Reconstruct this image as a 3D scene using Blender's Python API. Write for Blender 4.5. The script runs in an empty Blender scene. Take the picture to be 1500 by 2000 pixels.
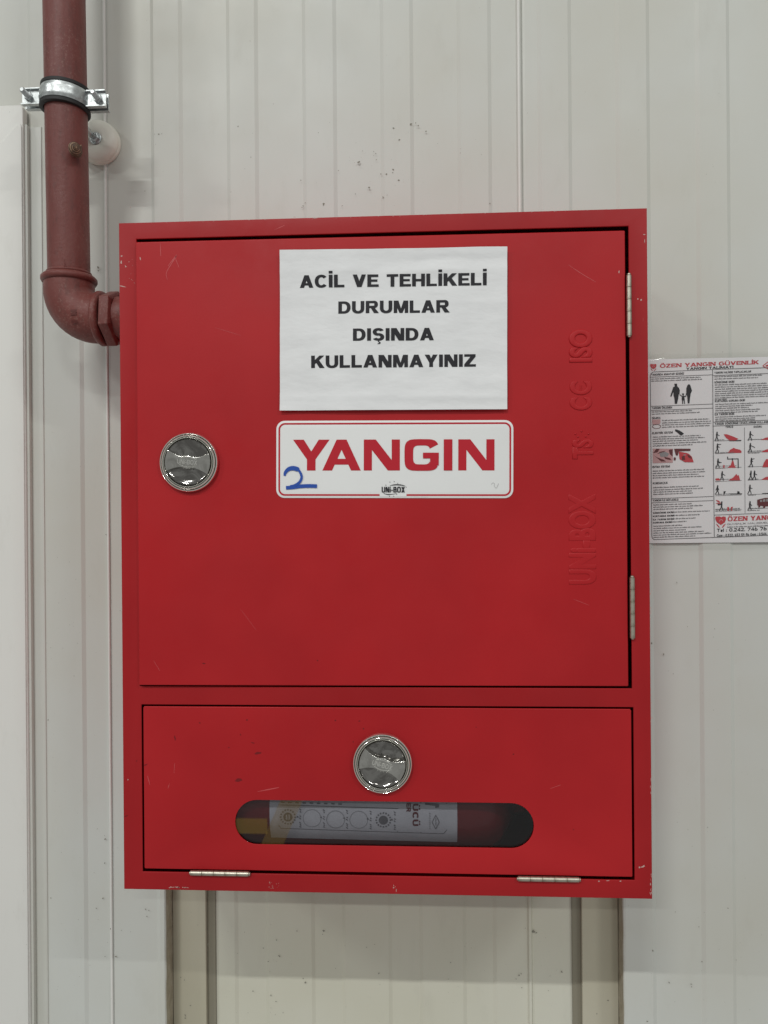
import bpy, bmesh, math, random
from mathutils import Vector, Matrix, noise

random.seed(7)
S = bpy.context.scene
COL = S.collection
PI = math.pi
R = math.radians

# ------------------------------------------------------------------ camera, world, lamps, exposure
F_PX = 1480.0                                   # focal length in photo pixels (photo 1500 x 2000)
CAM = Vector((0.0578, -1.0009, 0.5059))
YAW, ROLL = 0.05283, 0.00784
camd = bpy.data.cameras.new('camera')
camd.sensor_fit = 'HORIZONTAL'; camd.sensor_width = 36.0; camd.lens = F_PX / 1500.0 * 36.0
camd.clip_start = 0.02; camd.clip_end = 200
cam = bpy.data.objects.new('camera', camd); COL.objects.link(cam)
BASIS = Matrix.Rotation(YAW, 3, 'Z') @ Matrix.Rotation(-0.00033, 3, 'X') @ Matrix.Rotation(ROLL, 3, 'Y')
cam.matrix_world = Matrix.Translation(CAM) @ (BASIS @ Matrix.Rotation(PI / 2, 3, 'X')).to_4x4()
S.camera = cam

def at(px, py, y):
    """point of the plane Y = y that the photograph shows at pixel (px, py)"""
    d = BASIS @ Vector(((px - 750) / F_PX, 1.0, -(py - 1000) / F_PX))
    return CAM + d * ((y - CAM.y) / d.y)

W = bpy.data.worlds.new('World'); S.world = W; W.use_nodes = True
bg = W.node_tree.nodes['Background']
bg.inputs[0].default_value = (0.985, 1.0, 0.965, 1); bg.inputs[1].default_value = 0.28

def lamp(name, loc, target, power, sx, sy, color):
    l = bpy.data.lights.new(name, 'AREA'); l.shape = 'RECTANGLE'; l.size = sx; l.size_y = sy
    l.energy = power; l.color = color
    o = bpy.data.objects.new(name, l); COL.objects.link(o); o.location = loc
    d = Vector(target) - Vector(loc)                 # tubes hang parallel to the wall, tipped towards it
    o.rotation_euler = (math.atan2(d.y, -d.z), 0, 0)
    return o
WHITE = (0.985, 1.0, 0.965)
TGT = (0, .2, .45)
lamp('ceiling_lamp', (-9.4, -7.0, 7.3), TGT, 198, 2.0, .11, WHITE)
lamp('ceiling_lamp', (-2.1, -7.0, 7.3), TGT, 230, 2.0, .11, WHITE)
lamp('ceiling_lamp', (6.2, -7.0, 7.3), TGT, 156, 2.0, .11, WHITE)
lamp('ceiling_lamp', (-4.6, -13.0, 7.5), TGT, 175, 2.0, .15, WHITE)
lamp('ceiling_lamp', (3.4, -13.0, 7.5), TGT, 138, 2.0, .15, WHITE)

S.view_settings.view_transform = 'Standard'; S.view_settings.look = 'None'
S.view_settings.exposure = 0.10; S.view_settings.gamma = 1.0
S.render.engine = 'CYCLES'
S.cycles.max_bounces = 8; S.cycles.diffuse_bounces = 5; S.cycles.caustics_reflective = False

# ------------------------------------------------------------------ materials
class NT:
    def __init__(s, name):
        s.m = bpy.data.materials.new(name); s.m.use_nodes = True
        s.t = s.m.node_tree; s.n = s.t.nodes; s.l = s.t.links
        s.p = s.n['Principled BSDF']; s.out = s.n['Material Output']
        s.co = s.n.new('ShaderNodeTexCoord').outputs['Object']
    def link(s, a, b): s.l.new(a, b)
    def noise(s, scale, detail=4, rough=.55, stretch=None, dist=0):
        co = s.co
        if stretch:
            mp = s.n.new('ShaderNodeMapping'); mp.inputs['Scale'].default_value = stretch
            s.link(co, mp.inputs[0]); co = mp.outputs[0]
        n = s.n.new('ShaderNodeTexNoise'); n.inputs['Scale'].default_value = scale
        n.inputs['Detail'].default_value = detail; n.inputs['Roughness'].default_value = rough
        n.inputs['Distortion'].default_value = dist
        s.link(co, n.inputs['Vector']); return n.outputs['Fac']
    def ramp(s, v, a, b, lo=0.0, hi=1.0):
        m = s.n.new('ShaderNodeMapRange'); m.clamp = True
        m.inputs[1].default_value = a; m.inputs[2].default_value = b
        m.inputs[3].default_value = lo; m.inputs[4].default_value = hi
        s.link(v, m.inputs[0]); return m.outputs[0]
    def mix(s, f, a, b):
        m = s.n.new('ShaderNodeMix'); m.data_type = 'RGBA'
        if isinstance(f, (int, float)): m.inputs[0].default_value = f
        else: s.link(f, m.inputs[0])
        for k, v in ((6, a), (7, b)):
            if isinstance(v, tuple): m.inputs[k].default_value = (*v, 1)
            else: s.link(v, m.inputs[k])
        return m.outputs[2]
    def mul(s, a, b):
        m = s.n.new('ShaderNodeMath'); m.operation = 'MULTIPLY'
        for k, v in ((0, a), (1, b)):
            if isinstance(v, (int, float)): m.inputs[k].default_value = v
            else: s.link(v, m.inputs[k])
        return m.outputs[0]
    def base(s, c):
        if isinstance(c, tuple): s.p.inputs['Base Color'].default_value = (*c, 1)
        else: s.link(c, s.p.inputs['Base Color'])
    def rough(s, r):
        if isinstance(r, (int, float)): s.p.inputs['Roughness'].default_value = r
        else: s.link(r, s.p.inputs['Roughness'])
    def spec(s, v): s.p.inputs['Specular IOR Level'].default_value = v
    def metal(s, v=1.0): s.p.inputs['Metallic'].default_value = v
    def bump(s, h, strength, dist):
        b = s.n.new('ShaderNodeBump'); b.inputs['Strength'].default_value = strength
        b.inputs['Distance'].default_value = dist
        s.link(h, b.inputs['Height']); s.link(b.outputs[0], s.p.inputs['Normal'])

def plain(name, c, rough=.6, spec=.4, metal=0):
    t = NT(name); t.base(c); t.rough(rough); t.spec(spec); t.metal(metal); return t.m

M = {}
for key, k in (('red', 1.0), ('red_frame', .84)):
    t = NT(key + '_enamel')
    big = t.ramp(t.noise(5, 3), .35, .7)
    c = t.mix(big, (.425 * k, .0125 * k, .017 * k), (.495 * k, .0165 * k, .021 * k))
    c = t.mix(t.ramp(t.noise(2.2, 5, .7, (1, 1, .6), .6), .56, .72, 0, .22), c, (.34 * k, .016, .021))
    fleck = t.ramp(t.noise(260, 2, .5), .735, .80, 0, .35)
    c = t.mix(fleck, c, (.30, .012, .016))
    t.base(c); t.rough(t.ramp(t.noise(7, 6, .7), .3, .7, .32, .58)); t.spec(.27)
    t.bump(t.noise(420, 2), .12, .0006)
    M[key] = t.m

t = NT('dull_red_primer')
c = t.mix(t.ramp(t.noise(14, 5, .65, (1, 1, .25)), .3, .7), (.150, .038, .033), (.195, .054, .046))
c = t.mix(t.ramp(t.noise(70, 6, .8, (1, 1, .35)), .52, .72, 0, .75), c, (.085, .034, .029))
c = t.mix(t.mul(t.ramp(t.noise(240, 4, .8), .54, .64, 0, .42), t.ramp(t.noise(11, 3, .6, (1, 1, .5)), .45, .60)), c, (.33, .20, .17))
t.base(c); t.rough(t.ramp(t.noise(40, 4, .6, (1, 1, .3)), .3, .7, .36, .56)); t.spec(.38)
t.bump(t.noise(130, 5, .7), .5, .0014); M['pipe'] = t.m

def wallmat(name, c0, c1, rough=.45):
    t = NT(name)
    c = t.mix(t.ramp(t.noise(1.7, 4, .6), .36, .64), c0, c1)
    c = t.mix(t.ramp(t.noise(26, 5, .7, (1, 1, .35)), .56, .80, 0, .16), c, (.42, .40, .34))
    c = t.mix(t.ramp(t.noise(230, 2, .5), .755, .80, 0, .45), c, (.20, .19, .165))
    t.base(c); t.rough(t.ramp(t.noise(12, 4), .3, .7, rough - .06, rough + .08)); t.spec(.4)
    t.bump(t.noise(5, 2, .5, (1, 1, .15)), .25, .004)
    return t.m
M['wall'] = wallmat('pale_grey_coated_steel', (.600, .595, .540), (.640, .655, .628))
M['inner'] = wallmat('inner_skin_coated_steel', (.65, .64, .535), (.71, .705, .62))
M['flash'] = wallmat('white_coated_steel', (.76, .755, .725), (.80, .79, .76))
t = NT('cut_foam_edge')
t.base(t.mix(t.ramp(t.noise(60, 5, .7), .35, .7), (.36, .32, .24), (.50, .46, .37))); t.rough(.85); t.spec(.2)
t.bump(t.noise(220, 5, .8), .6, .002); M['foam'] = t.m
M['strip'] = wallmat('beige_grey_strip', (.50, .47, .36), (.56, .53, .43), .6)

t = NT('chromed_metal')
c = t.mix(t.ramp(t.noise(45, 5, .7, dist=1.2), .40, .66), (.60, .59, .56), (.42, .41, .385))
t.base(c); t.metal(); t.rough(t.ramp(t.noise(90, 4), .3, .7, .10, .24)); t.bump(t.noise(60, 3), .10, .001); M['chrome'] = t.m
t = NT('chrome_dark_reflections'); c = t.mix(t.ramp(t.noise(32, 4, .7, dist=2.0), .42, .58), (.36, .35, .335), (.21, .20, .19)); t.base(c); t.metal(); t.rough(.10); t.bump(t.noise(45, 3), .16, .002); M['dish'] = t.m  # dark surroundings reflected in the lock dish, put into its colour as blotches
t = NT('bright_chrome')
t.base((.93, .92, .87)); t.metal(); t.rough(t.ramp(t.noise(70, 3), .3, .7, .05, .11)); t.bump(t.noise(120, 2), .1, .0006); M['chrome2'] = t.m
t = NT('nickel_hinge')
t.base(t.mix(t.ramp(t.noise(120, 4, .7), .4, .7), (.60, .56, .47), (.36, .33, .26))); t.metal(); t.rough(.42); M['nickel'] = t.m
t = NT('zinc_plated')
t.base(t.mix(t.ramp(t.noise(150, 4, .7), .35, .7), (.66, .69, .70), (.42, .44, .44))); t.metal(); t.rough(t.ramp(t.noise(60, 4), .3, .7, .30, .48)); t.bump(t.noise(90, 3), .25, .001); M['zinc'] = t.m
M['rubber'] = plain('black_rubber', (.022, .022, .023), .55, .35)
t = NT('ivory_plastic'); t.base(t.mix(t.ramp(t.noise(30, 3), .3, .7), (.80, .785, .70), (.84, .825, .745))); t.rough(.38); t.spec(.45); M['ivory'] = t.m
t = NT('white_paper'); t.base(t.mix(t.ramp(t.noise(18, 4), .35, .7), (.87, .87, .885), (.83, .83, .845))); t.rough(.75); t.spec(.25)
t.bump(t.noise(24, 4, .5, (1, 1, 2.2)), .35, .005); M['paper'] = t.m
t = NT('white_vinyl'); t.base(t.mix(t.ramp(t.noise(22, 4), .35, .75), (.88, .88, .88), (.86, .86, .86))); t.rough(.40); t.spec(.4); M['vinyl'] = t.m
M['vinyl_red'] = plain('printed_red_vinyl', (.53, .012, .028), .40, .4)
M['ink'] = plain('black_ink', (.024, .023, .028), .6, .3)
M['ink_grey'] = plain('grey_print', (.16, .155, .165), .5, .35)
M['ink_soft'] = plain('soft_grey_print', (.30, .295, .305), .5, .35)
M['ink_red'] = plain('red_print', (.55, .055, .07), .5, .35)
M['ink_maroon'] = plain('maroon_print', (.13, .025, .03), .5, .35)
M['ink_pink'] = plain('pink_print', (.60, .36, .37), .5, .35)
M['marker'] = plain('blue_marker_ink', (.022, .085, .42), .45, .4)
M['pencil'] = plain('pencil_line', (.44, .44, .44), .6, .3)
t = NT('laminated_print'); t.base(t.mix(t.ramp(t.noise(9, 3), .35, .7), (.84, .83, .855), (.80, .79, .815))); t.rough(.5)
t.p.inputs['Coat Weight'].default_value = .6; t.p.inputs['Coat Roughness'].default_value = .12; M['poster'] = t.m
t = NT('silver_label'); t.base(t.mix(t.ramp(t.noise(40, 3), .35, .7), (.62, .62, .64), (.56, .56, .58))); t.rough(.45); M['label'] = t.m
M['dark'] = plain('dark_gap', (.012, .006, .006), .8, .2)
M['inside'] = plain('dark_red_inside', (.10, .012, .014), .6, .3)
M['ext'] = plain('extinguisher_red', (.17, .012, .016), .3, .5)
M['black'] = plain('black_plastic', (.02, .02, .02), .5, .4)
M['scratch'] = plain('bare_scratch', (.56, .085, .09), .55, .4)
M['chip'] = plain('bare_metal_chip', (.56, .36, .33), .5, .4)
M['scuff'] = plain('dark_scuff', (.20, .010, .013), .6, .3)
M['dirt'] = plain('dirt', (.27, .26, .22), .8, .2)
M['dirt2'] = plain('pale_dirt', (.40, .37, .29), .8, .2)
t = NT('snail_shell')
wv = t.noise(160, 3, .6, (1, 1, 1))
c = t.mix(t.ramp(wv, .42, .6), (.30, .19, .12), (.13, .07, .045))
t.base(c); t.rough(.45); M['snail'] = t.m
def thin_clear(name, tint, painted_reflection=None, rough=.03, ior=1.45, haze=0):
    t = NT(name); n = t.n
    tr = n.new('ShaderNodeBsdfTransparent'); gl = n.new('ShaderNodeBsdfGlossy'); gl.inputs['Roughness'].default_value = rough
    lw = n.new('ShaderNodeLayerWeight'); lw.inputs['Blend'].default_value = .5
    pw = n.new('ShaderNodeMath'); pw.operation = 'POWER'; t.link(lw.outputs['Facing'], pw.inputs[0]); pw.inputs[1].default_value = 5
    fr = t.ramp(pw.outputs[0], 0, 1, .04, .9)
    mx = n.new('ShaderNodeMixShader')
    tr.inputs[0].default_value = (*tint, 1)
    t.link(fr, mx.inputs[0]); t.link(tr.outputs[0], mx.inputs[1]); t.link(gl.outputs[0], mx.inputs[2])
    last = mx.outputs[0]
    if painted_reflection:
        df = n.new('ShaderNodeBsdfDiffuse'); df.inputs[0].default_value = (.24, .15, .035, 1)  # diffuse ochre layer stands in for a reflection in the clear sheet
        m2 = n.new('ShaderNodeMixShader'); t.link(painted_reflection(t), m2.inputs[0]); t.link(last, m2.inputs[1]); t.link(df.outputs[0], m2.inputs[2]); last = m2.outputs[0]
    t.link(last, t.out.inputs[0]); return t.m
def pane_reflection(t):
    """ochre reflections painted on parts of the pane: a level band and a diagonal"""
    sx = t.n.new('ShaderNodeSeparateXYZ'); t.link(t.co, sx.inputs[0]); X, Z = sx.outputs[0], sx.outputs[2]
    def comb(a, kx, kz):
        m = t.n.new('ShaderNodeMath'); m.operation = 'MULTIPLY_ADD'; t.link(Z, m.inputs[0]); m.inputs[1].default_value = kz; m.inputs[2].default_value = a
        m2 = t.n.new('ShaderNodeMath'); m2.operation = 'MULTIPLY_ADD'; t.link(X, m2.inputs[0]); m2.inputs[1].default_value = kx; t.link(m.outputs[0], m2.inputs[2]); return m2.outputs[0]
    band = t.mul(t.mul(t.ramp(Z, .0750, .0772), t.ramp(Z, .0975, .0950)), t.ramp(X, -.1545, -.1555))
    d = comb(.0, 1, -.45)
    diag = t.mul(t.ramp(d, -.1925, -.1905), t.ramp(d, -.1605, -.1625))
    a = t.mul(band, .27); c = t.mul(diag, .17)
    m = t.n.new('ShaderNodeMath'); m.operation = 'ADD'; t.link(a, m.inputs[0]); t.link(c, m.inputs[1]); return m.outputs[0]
M['pane'] = thin_clear('clear_plastic_pane', (.8, .8, .82), pane_reflection)
M['film'] = thin_clear('clear_film', (.985, .985, .98), None, .09, 1.35)

# ------------------------------------------------------------------ helpers
def thing(name, label, cat, loc, group=None, rot=(0, 0, 0)):
    o = bpy.data.objects.new(name, None); COL.objects.link(o)
    o.empty_display_size = .05
    o.location = loc; o.rotation_euler = rot
    o['label'] = label; o['category'] = cat
    if group: o['group'] = group
    return o
def origin(o):
    v = Vector((0, 0, 0))
    while o is not None:
        v += o.location; o = o.parent
    return v
class PB:
    """collects polygons in world coordinates and links them as ONE mesh object"""
    def __init__(s): s.v = []; s.f = []
    def poly(s, pts):
        b = len(s.v); s.v += [tuple(p) for p in pts]; s.f.append(tuple(range(b, b + len(pts))))
    def grid(s, rows, wrap=False, wrapv=False):
        b = len(s.v); m = len(rows[0])
        for r in rows: s.v += [tuple(p) for p in r]
        nr = len(rows)
        for i in range(nr if wrapv else nr - 1):
            for j in range(m if wrap else m - 1):
                a = b + i * m + j; c = b + i * m + (j + 1) % m
                d = b + ((i + 1) % nr) * m + (j + 1) % m; e = b + ((i + 1) % nr) * m + j
                s.f.append((a, c, d, e))
    def box(s, x0, x1, y0, y1, z0, z1):
        b = len(s.v)
        s.v += [(x, y, z) for x in (x0, x1) for y in (y0, y1) for z in (z0, z1)]
        for q in ((0, 1, 3, 2), (4, 6, 7, 5), (0, 4, 5, 1), (2, 3, 7, 6), (0, 2, 6, 4), (1, 5, 7, 3)):
            s.f.append(tuple(b + k for k in q))
    def lathe(s, prof, cen, axis, n=48, cap=True):
        """prof: (radius, distance along axis)"""
        ax = Vector(axis).normalized(); u = ax.orthogonal().normalized(); w = ax.cross(u); cen = Vector(cen)
        rows = [[cen + ax * h + (u * math.cos(2 * PI * k / n) + w * math.sin(2 * PI * k / n)) * max(r, 1e-5) for k in range(n)] for r, h in prof]
        s.grid(rows, wrap=True)
        if cap:
            if prof[0][0] > 1e-4: s.poly(rows[0][::-1])
            if prof[-1][0] > 1e-4: s.poly(rows[-1])
    def tube(s, path, rad, n=16, cap=True):
        P = [Vector(p) for p in path]; rows = []
        T = (P[1] - P[0]).normalized(); u = T.orthogonal().normalized()
        for i, p in enumerate(P):
            t2 = (P[min(i + 1, len(P) - 1)] - P[max(i - 1, 0)]).normalized()
            u = (u - t2 * u.dot(t2)).normalized(); w = t2.cross(u)
            r = rad[i] if isinstance(rad, (list, tuple)) else rad
            rows.append([p + (u * math.cos(2 * PI * k / n) + w * math.sin(2 * PI * k / n)) * r for k in range(n)])
        s.grid(rows, wrap=True)
        if cap: s.poly(rows[0][::-1]); s.poly(rows[-1])
    def mesh(s, verts, faces):
        b = len(s.v); s.v += [tuple(v) for v in verts]; s.f += [tuple(b + k for k in f) for f in faces]
    def build(s, name, mat, parent=None, smooth=None, bevel=None, off=None, kind=None, label=None, fix=True):
        o0 = off if off is not None else (origin(parent) if parent else Vector((0, 0, 0)))
        me = bpy.data.meshes.new(name)
        me.from_pydata([tuple(Vector(v) - o0) for v in s.v], [], s.f); me.update()
        bm = bmesh.new(); bm.from_mesh(me)
        if smooth is not None or bevel: bmesh.ops.remove_doubles(bm, verts=bm.verts, dist=2e-6)
        if fix: bmesh.ops.recalc_face_normals(bm, faces=bm.faces)
        if bevel:
            ed = [e for e in bm.edges if len(e.link_faces) == 2 and e.calc_face_angle(0) > R(35)]
            bmesh.ops.bevel(bm, geom=ed, offset=bevel, segments=3, profile=.5, affect='EDGES', clamp_overlap=True)
        bm.to_mesh(me); bm.free()
        if smooth is not None:
            me.shade_smooth(); me.set_sharp_from_angle(angle=R(smooth))
        me.materials.append(mat)
        o = bpy.data.objects.new(name, me); COL.objects.link(o)
        if parent: o.parent = parent
        if kind: o['kind'] = kind
        if label: o['label'] = label
        return o

def curve_mesh(c):
    o = bpy.data.objects.new('tmp', c); COL.objects.link(o)
    dg = bpy.context.evaluated_depsgraph_get(); dg.update()
    me = o.evaluated_get(dg).to_mesh()
    V = [v.co.copy() for v in me.vertices]; Fc = [tuple(p.vertices) for p in me.polygons]
    o.evaluated_get(dg).to_mesh_clear(); bpy.data.objects.remove(o); bpy.data.curves.remove(c)
    return V, Fc
def plate(pb, loops, y0, th, bevel=0.0, res=2):
    """filled outline (loops of (x, z), holes allowed) with its front face at y0, th thick going back"""
    c = bpy.data.curves.new('tmp', 'CURVE'); c.dimensions = '2D'; c.fill_mode = 'BOTH'
    for lp in loops:
        sp = c.splines.new('POLY'); sp.points.add(len(lp) - 1); sp.use_cyclic_u = True
        for k, (x, z) in enumerate(lp): sp.points[k].co = (x, z, 0, 1)
    c.extrude = max(th / 2 - bevel, 0); c.bevel_depth = bevel; c.bevel_resolution = res; c.offset = -bevel
    V, Fc = curve_mesh(c)
    pb.mesh([(v.x, y0 + th / 2 - v.z, v.y) for v in V], Fc)
def rrect(x0, z0, x1, z1, r, n=8):
    out = []
    for cx, cz, a in ((x1 - r, z1 - r, 0), (x0 + r, z1 - r, 90), (x0 + r, z0 + r, 180), (x1 - r, z0 + r, 270)):
        for k in range(n + 1):
            t_ = R(a + 90 * k / n); out.append((cx + r * math.cos(t_), cz + r * math.sin(t_)))
    return out
def rect(x0, z0, x1, z1): return [(x0, z0), (x1, z0), (x1, z1), (x0, z1)]

# ---- drawn letters: every stroke is a small flat polygon, each a hair above the one before
def sgp(v, p): return math.copysign(abs(v) ** p, v)
def ring(cx, cy, rx, ry, sv, sh, a0, a1, n=2.4, k=16):
    out = []; e = 2.0 / n
    def pt(a, qx, qy): return (cx + qx * sgp(math.cos(R(a)), e), cy + qy * sgp(math.sin(R(a)), e))
    for i in range(k):
        a, b = a0 + (a1 - a0) * i / k, a0 + (a1 - a0) * (i + 1) / k
        out.append([pt(a, rx, ry), pt(b, rx, ry), pt(b, rx - sv, ry - sh), pt(a, rx - sv, ry - sh)])
    return out
LW = dict(A=1.0, B=.86, C=.93, D=.92, E=.80, F=.76, G=1.0, H=.93, K=.96, L=.76, M=1.08, N=.95, O=1.0, P=.84, R=.95, S=.85, T=.84, U=.92, V=.96, Y=.94, Z=.84, X=.94, J=.7)
def glyph(ch, sv, sh, n, serif=False, ws=1.0):
    base = {'İ': 'I', 'Ö': 'O', 'Ü': 'U', 'Ş': 'S', 'Ç': 'C', 'Ğ': 'G'}.get(ch, ch)
    P = []
    def r_(x0, y0, x1, y1): P.append([(x0, y0), (x1, y0), (x1, y1), (x0, y1)])
    def ft(x0, x1):
        if serif:
            for y0, y1 in ((0, .14), (.86, 1)): r_(x0 - .10, y0, x1 + .10, y1)
    w = LW.get(base, .78) * ws; d = sv * 1.12
    if base == ' ': return [], .40 * ws
    if base in 'I': r_(0, 0, sv, 1); ft(0, sv); w = sv
    elif base == 'A':
        a = sv * 1.15
        P.append([(0, 0), (d, 0), (w / 2 - a / 2 + d, 1), (w / 2 - a / 2, 1)]); P.append([(w - d, 0), (w, 0), (w / 2 + a / 2, 1), (w / 2 + a / 2 - d, 1)])
        y0 = .19; f = y0 / 1.0; xl = f * (w / 2 - a / 2) + d * .6
        r_(xl, y0, w - xl, y0 + sh * .92)
        if serif: r_(-.12, 0, d + .08, .13); r_(w - d - .08, 0, w + .12, .13)
    elif base == 'B':
        r_(0, 0, sv, 1)
        for y in (0, .5 - sh / 2, 1 - sh): r_(0, y, w - .27, y + sh)
        P += ring(w - .30, .25 + sh / 4, .30, .25 + sh / 4, sv, sh, -90, 90, n); P += ring(w - .34, .75 - sh / 4, .30, .25 + sh / 4, sv, sh, -90, 90, n)
    elif base == 'C': P += ring(w / 2 + .02, .5, w / 2 + .02, .515, sv, sh, 40, 320, n, 24)
    elif base == 'D':
        r_(0, 0, sv, 1); q = min(.5, w * .55); r_(0, 0, w - q, sh); r_(0, 1 - sh, w - q, 1); P += ring(w - q, .5, q, .5, sv, sh, -90, 90, n, 18); ft(0, sv)
    elif base in 'EF':
        r_(0, 0, sv, 1); r_(0, 1 - sh, w, 1); r_(0, .5 - sh * .42, w * .92, .5 + sh * .5)
        if base == 'E': r_(0, 0, w * 1.03, sh)
        if serif: r_(w - .1, .68, w, 1); r_(w - .07, 0, w + .03, .32) if base == 'E' else None
    elif base == 'G':
        P += ring(w / 2, .5, w / 2, .51, sv, sh, 25 if n > 3 else 42, 330 if n > 3 else 335, n, 28)
        r_(w * .54, .5 - sh * .55, w, .5 + sh * .35); r_(w - sv, .16, w - .003, .5)
    elif base == 'H': r_(0, 0, sv, 1); r_(w - sv, 0, w, 1); r_(sv * .5, .5 - sh / 2, w - sv * .5, .5 + sh / 2); ft(0, sv); ft(w - sv, w)
    elif base == 'J': r_(w - sv, .3, w, 1); P += ring(w / 2, .3, w / 2, .3, sv, sh, 180, 360, n)
    elif base == 'K':
        r_(0, 0, sv, 1); P.append([(sv * .9, .28), (sv * .9, .62), (w - d * 1.15, 1), (w - .0, 1)]); P.append([(sv * 1.1 + .02, .50), (sv * 1.1 + .26, .66), (w + .03, 0), (w - d * 1.12, 0)]); ft(0, sv)
    elif base == 'L':
        r_(0, 0, sv, 1); r_(0, 0, w, sh); ft(0, sv)
        if serif: r_(w - .1, 0, w, .32)
    elif base == 'M':
        q = sv * .95
        r_(0, 0, q, 1); r_(w - q, 0, w, 1); P.append([(0, 1), (q * 1.35, 1), (w / 2 + q * .42, 0), (w / 2 - q * .42, 0)]); P.append([(w, 1), (w - q * 1.35, 1), (w / 2 - q * .42, 0), (w / 2 + q * .42, 0)])
    elif base == 'N':
        r_(0, 0, sv * .95, 1); r_(w - sv * .95, 0, w, 1); P.append([(0, 1), (d * 1.25, 1), (w, 0), (w - d * 1.25, 0)])
        if serif: r_(-.1, 0, sv + .1, .13); r_(w - sv - .12, .87, w + .1, 1); r_(-.1, .87, sv, 1)
    elif base == 'O': P += ring(w / 2, .5, w / 2, .515, sv, sh, 0, 360, n, 32)
    elif base in 'PR':
        r_(0, 0, sv, 1); q = .29; r_(0, 1 - sh, w - q - .04, 1); r_(0, .40, w - q - .04, .40 + sh); P += ring(w - q - .04, .70, q, .30, sv, sh, -90, 90, n)
        if base == 'R': P.append([(w * .38, .44), (w * .68, .46), (w + .04, 0), (w - d * 1.08, 0)])
        ft(0, sv)
    elif base == 'S':
        q = (1 + sh) / 4 + .008; P += ring(w / 2, 1 - q + .012, w / 2 * .96, q, sv, sh, 22, 268, n, 18); P += ring(w / 2, q - .012, w / 2, q, sv, sh, 205, 452, n, 18)
    elif base == 'T':
        r_(w / 2 - sv / 2, 0, w / 2 + sv / 2, 1); r_(0, 1 - sh, w, 1)
        if serif: r_(0, .68, .1, 1); r_(w - .1, .68, w, 1); r_(w / 2 - sv / 2 - .1, 0, w / 2 + sv / 2 + .1, .13)
    elif base == 'U': r_(0, .38, sv, 1); r_(w - sv, .38, w, 1); P += ring(w / 2, .38, w / 2, .395, sv, sh, 180, 360, n, 18)
    elif base == 'V': P.append([(0, 1), (d, 1), (w / 2 + d * .52, 0), (w / 2 - d * .52, 0)]); P.append([(w, 1), (w - d, 1), (w / 2 - d * .52, 0), (w / 2 + d * .52, 0)])
    elif base == 'X': P.append([(0, 1), (d * 1.15, 1), (w, 0), (w - d * 1.15, 0)]); P.append([(w, 1), (w - d * 1.15, 1), (0, 0), (d * 1.15, 0)])
    elif base == 'Y':
        P.append([(0, 1), (d * 1.12, 1), (w / 2 + sv / 2, .40), (w / 2 - sv / 2, .36)]); P.append([(w, 1), (w - d * 1.12, 1), (w / 2 - sv / 2, .40), (w / 2 + sv / 2, .36)]); r_(w / 2 - sv / 2, 0, w / 2 + sv / 2, .38)
        if serif: r_(w / 2 - sv / 2 - .1, 0, w / 2 + sv / 2 + .1, .13)
    elif base == 'Z': r_(0, 1 - sh, w * .97, 1); r_(0, 0, w, sh); P.append([(0, sh), (d * 1.2, sh), (w * .97, 1 - sh), (w * .97 - d * 1.2, 1 - sh)])
    elif base == '0': P += ring(w / 2, .5, w / 2, .5, sv, sh, 0, 360, n, 24)
    elif base == '1': r_(w / 2, 0, w / 2 + sv, 1); P.append([(w * .2, .72), (w / 2, .80), (w / 2, 1), (w * .2, .86)])
    elif base == '2': P += ring(w / 2, .68, w / 2, .32, sv, sh, -30, 165, n, 14); P.append([(0, sh), (sv * 1.2, sh), (w * .98, .58), (w * .62, .52)]); r_(0, 0, w, sh)
    elif base in '389':
        if base == '3': P += ring(w / 2, .74, w / 2, .26, sv, sh, -85, 160, n); P += ring(w / 2, .27, w / 2, .27, sv, sh, -160, 90, n)
        elif base == '8': P += ring(w / 2, .75, w / 2 * .93, .25, sv, sh, 0, 360, n); P += ring(w / 2, .28, w / 2, .28, sv, sh, 0, 360, n)
        else: P += ring(w / 2, .66, w / 2, .34, sv, sh, 0, 360, n); P.append([(w * .45, 0), (w * .72, 0), (w, .62), (w - sv, .55)])
    elif base == '4': r_(w * .62, 0, w * .62 + sv, 1); r_(0, .2, w, .2 + sh); P.append([(0, .2), (sv, .3), (w * .66, 1), (w * .5, 1)])
    elif base == '5': r_(.06, 1 - sh, w * .95, 1); r_(.04, .48, .04 + sv, 1); P += ring(w / 2, .32, w / 2, .32, sv, sh, -165, 130, n)
    elif base == '6': P += ring(w / 2, .33, w / 2, .33, sv, sh, 0, 360, n); P.append([(w * .55, 1), (w * .28, 1), (0, .40), (sv, .45)])
    elif base == '7': r_(0, 1 - sh, w, 1); P.append([(w * .15, 0), (w * .15 + sv * 1.1, 0), (w, 1 - sh), (w - sv * 1.1, 1 - sh)])
    elif base == '-': w = .42; r_(.02, .30, .40, .30 + sh)
    elif base == '.': w = sv; r_(0, 0, sv, sv)
    elif base == ':': w = sv; r_(0, 0, sv, sv); r_(0, .45, sv, .45 + sv)
    elif base == 'i': w = sv; r_(0, 0, sv, .72); r_(0, .82, sv, 1.0)
    elif base == 'l': w = sv; r_(0, 0, sv, 1)
    elif base == 'e': w = .66; P += ring(w / 2, .36, w / 2, .36, sv, sh, 0, 320, n, 18); r_(sv * .5, .33, w - sv * .2, .33 + sh * .8)
    elif base == 's': w = .6; q = .36 / 2 + sh * .25; P += ring(w / 2, .72 - q, w / 2, q, sv, sh, 20, 270, n, 12); P += ring(w / 2, q, w / 2, q, sv, sh, 200, 450, n, 12)
    elif base == 'm': w = 1.0; [r_(x, 0, x + sv, .68) for x in (0, .5 - sv / 2, 1 - sv)]; r_(0, .70 - sh, 1, .70)
    if ch == 'İ': r_(0, 1.10, sv, 1.10 + sh)
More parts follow.
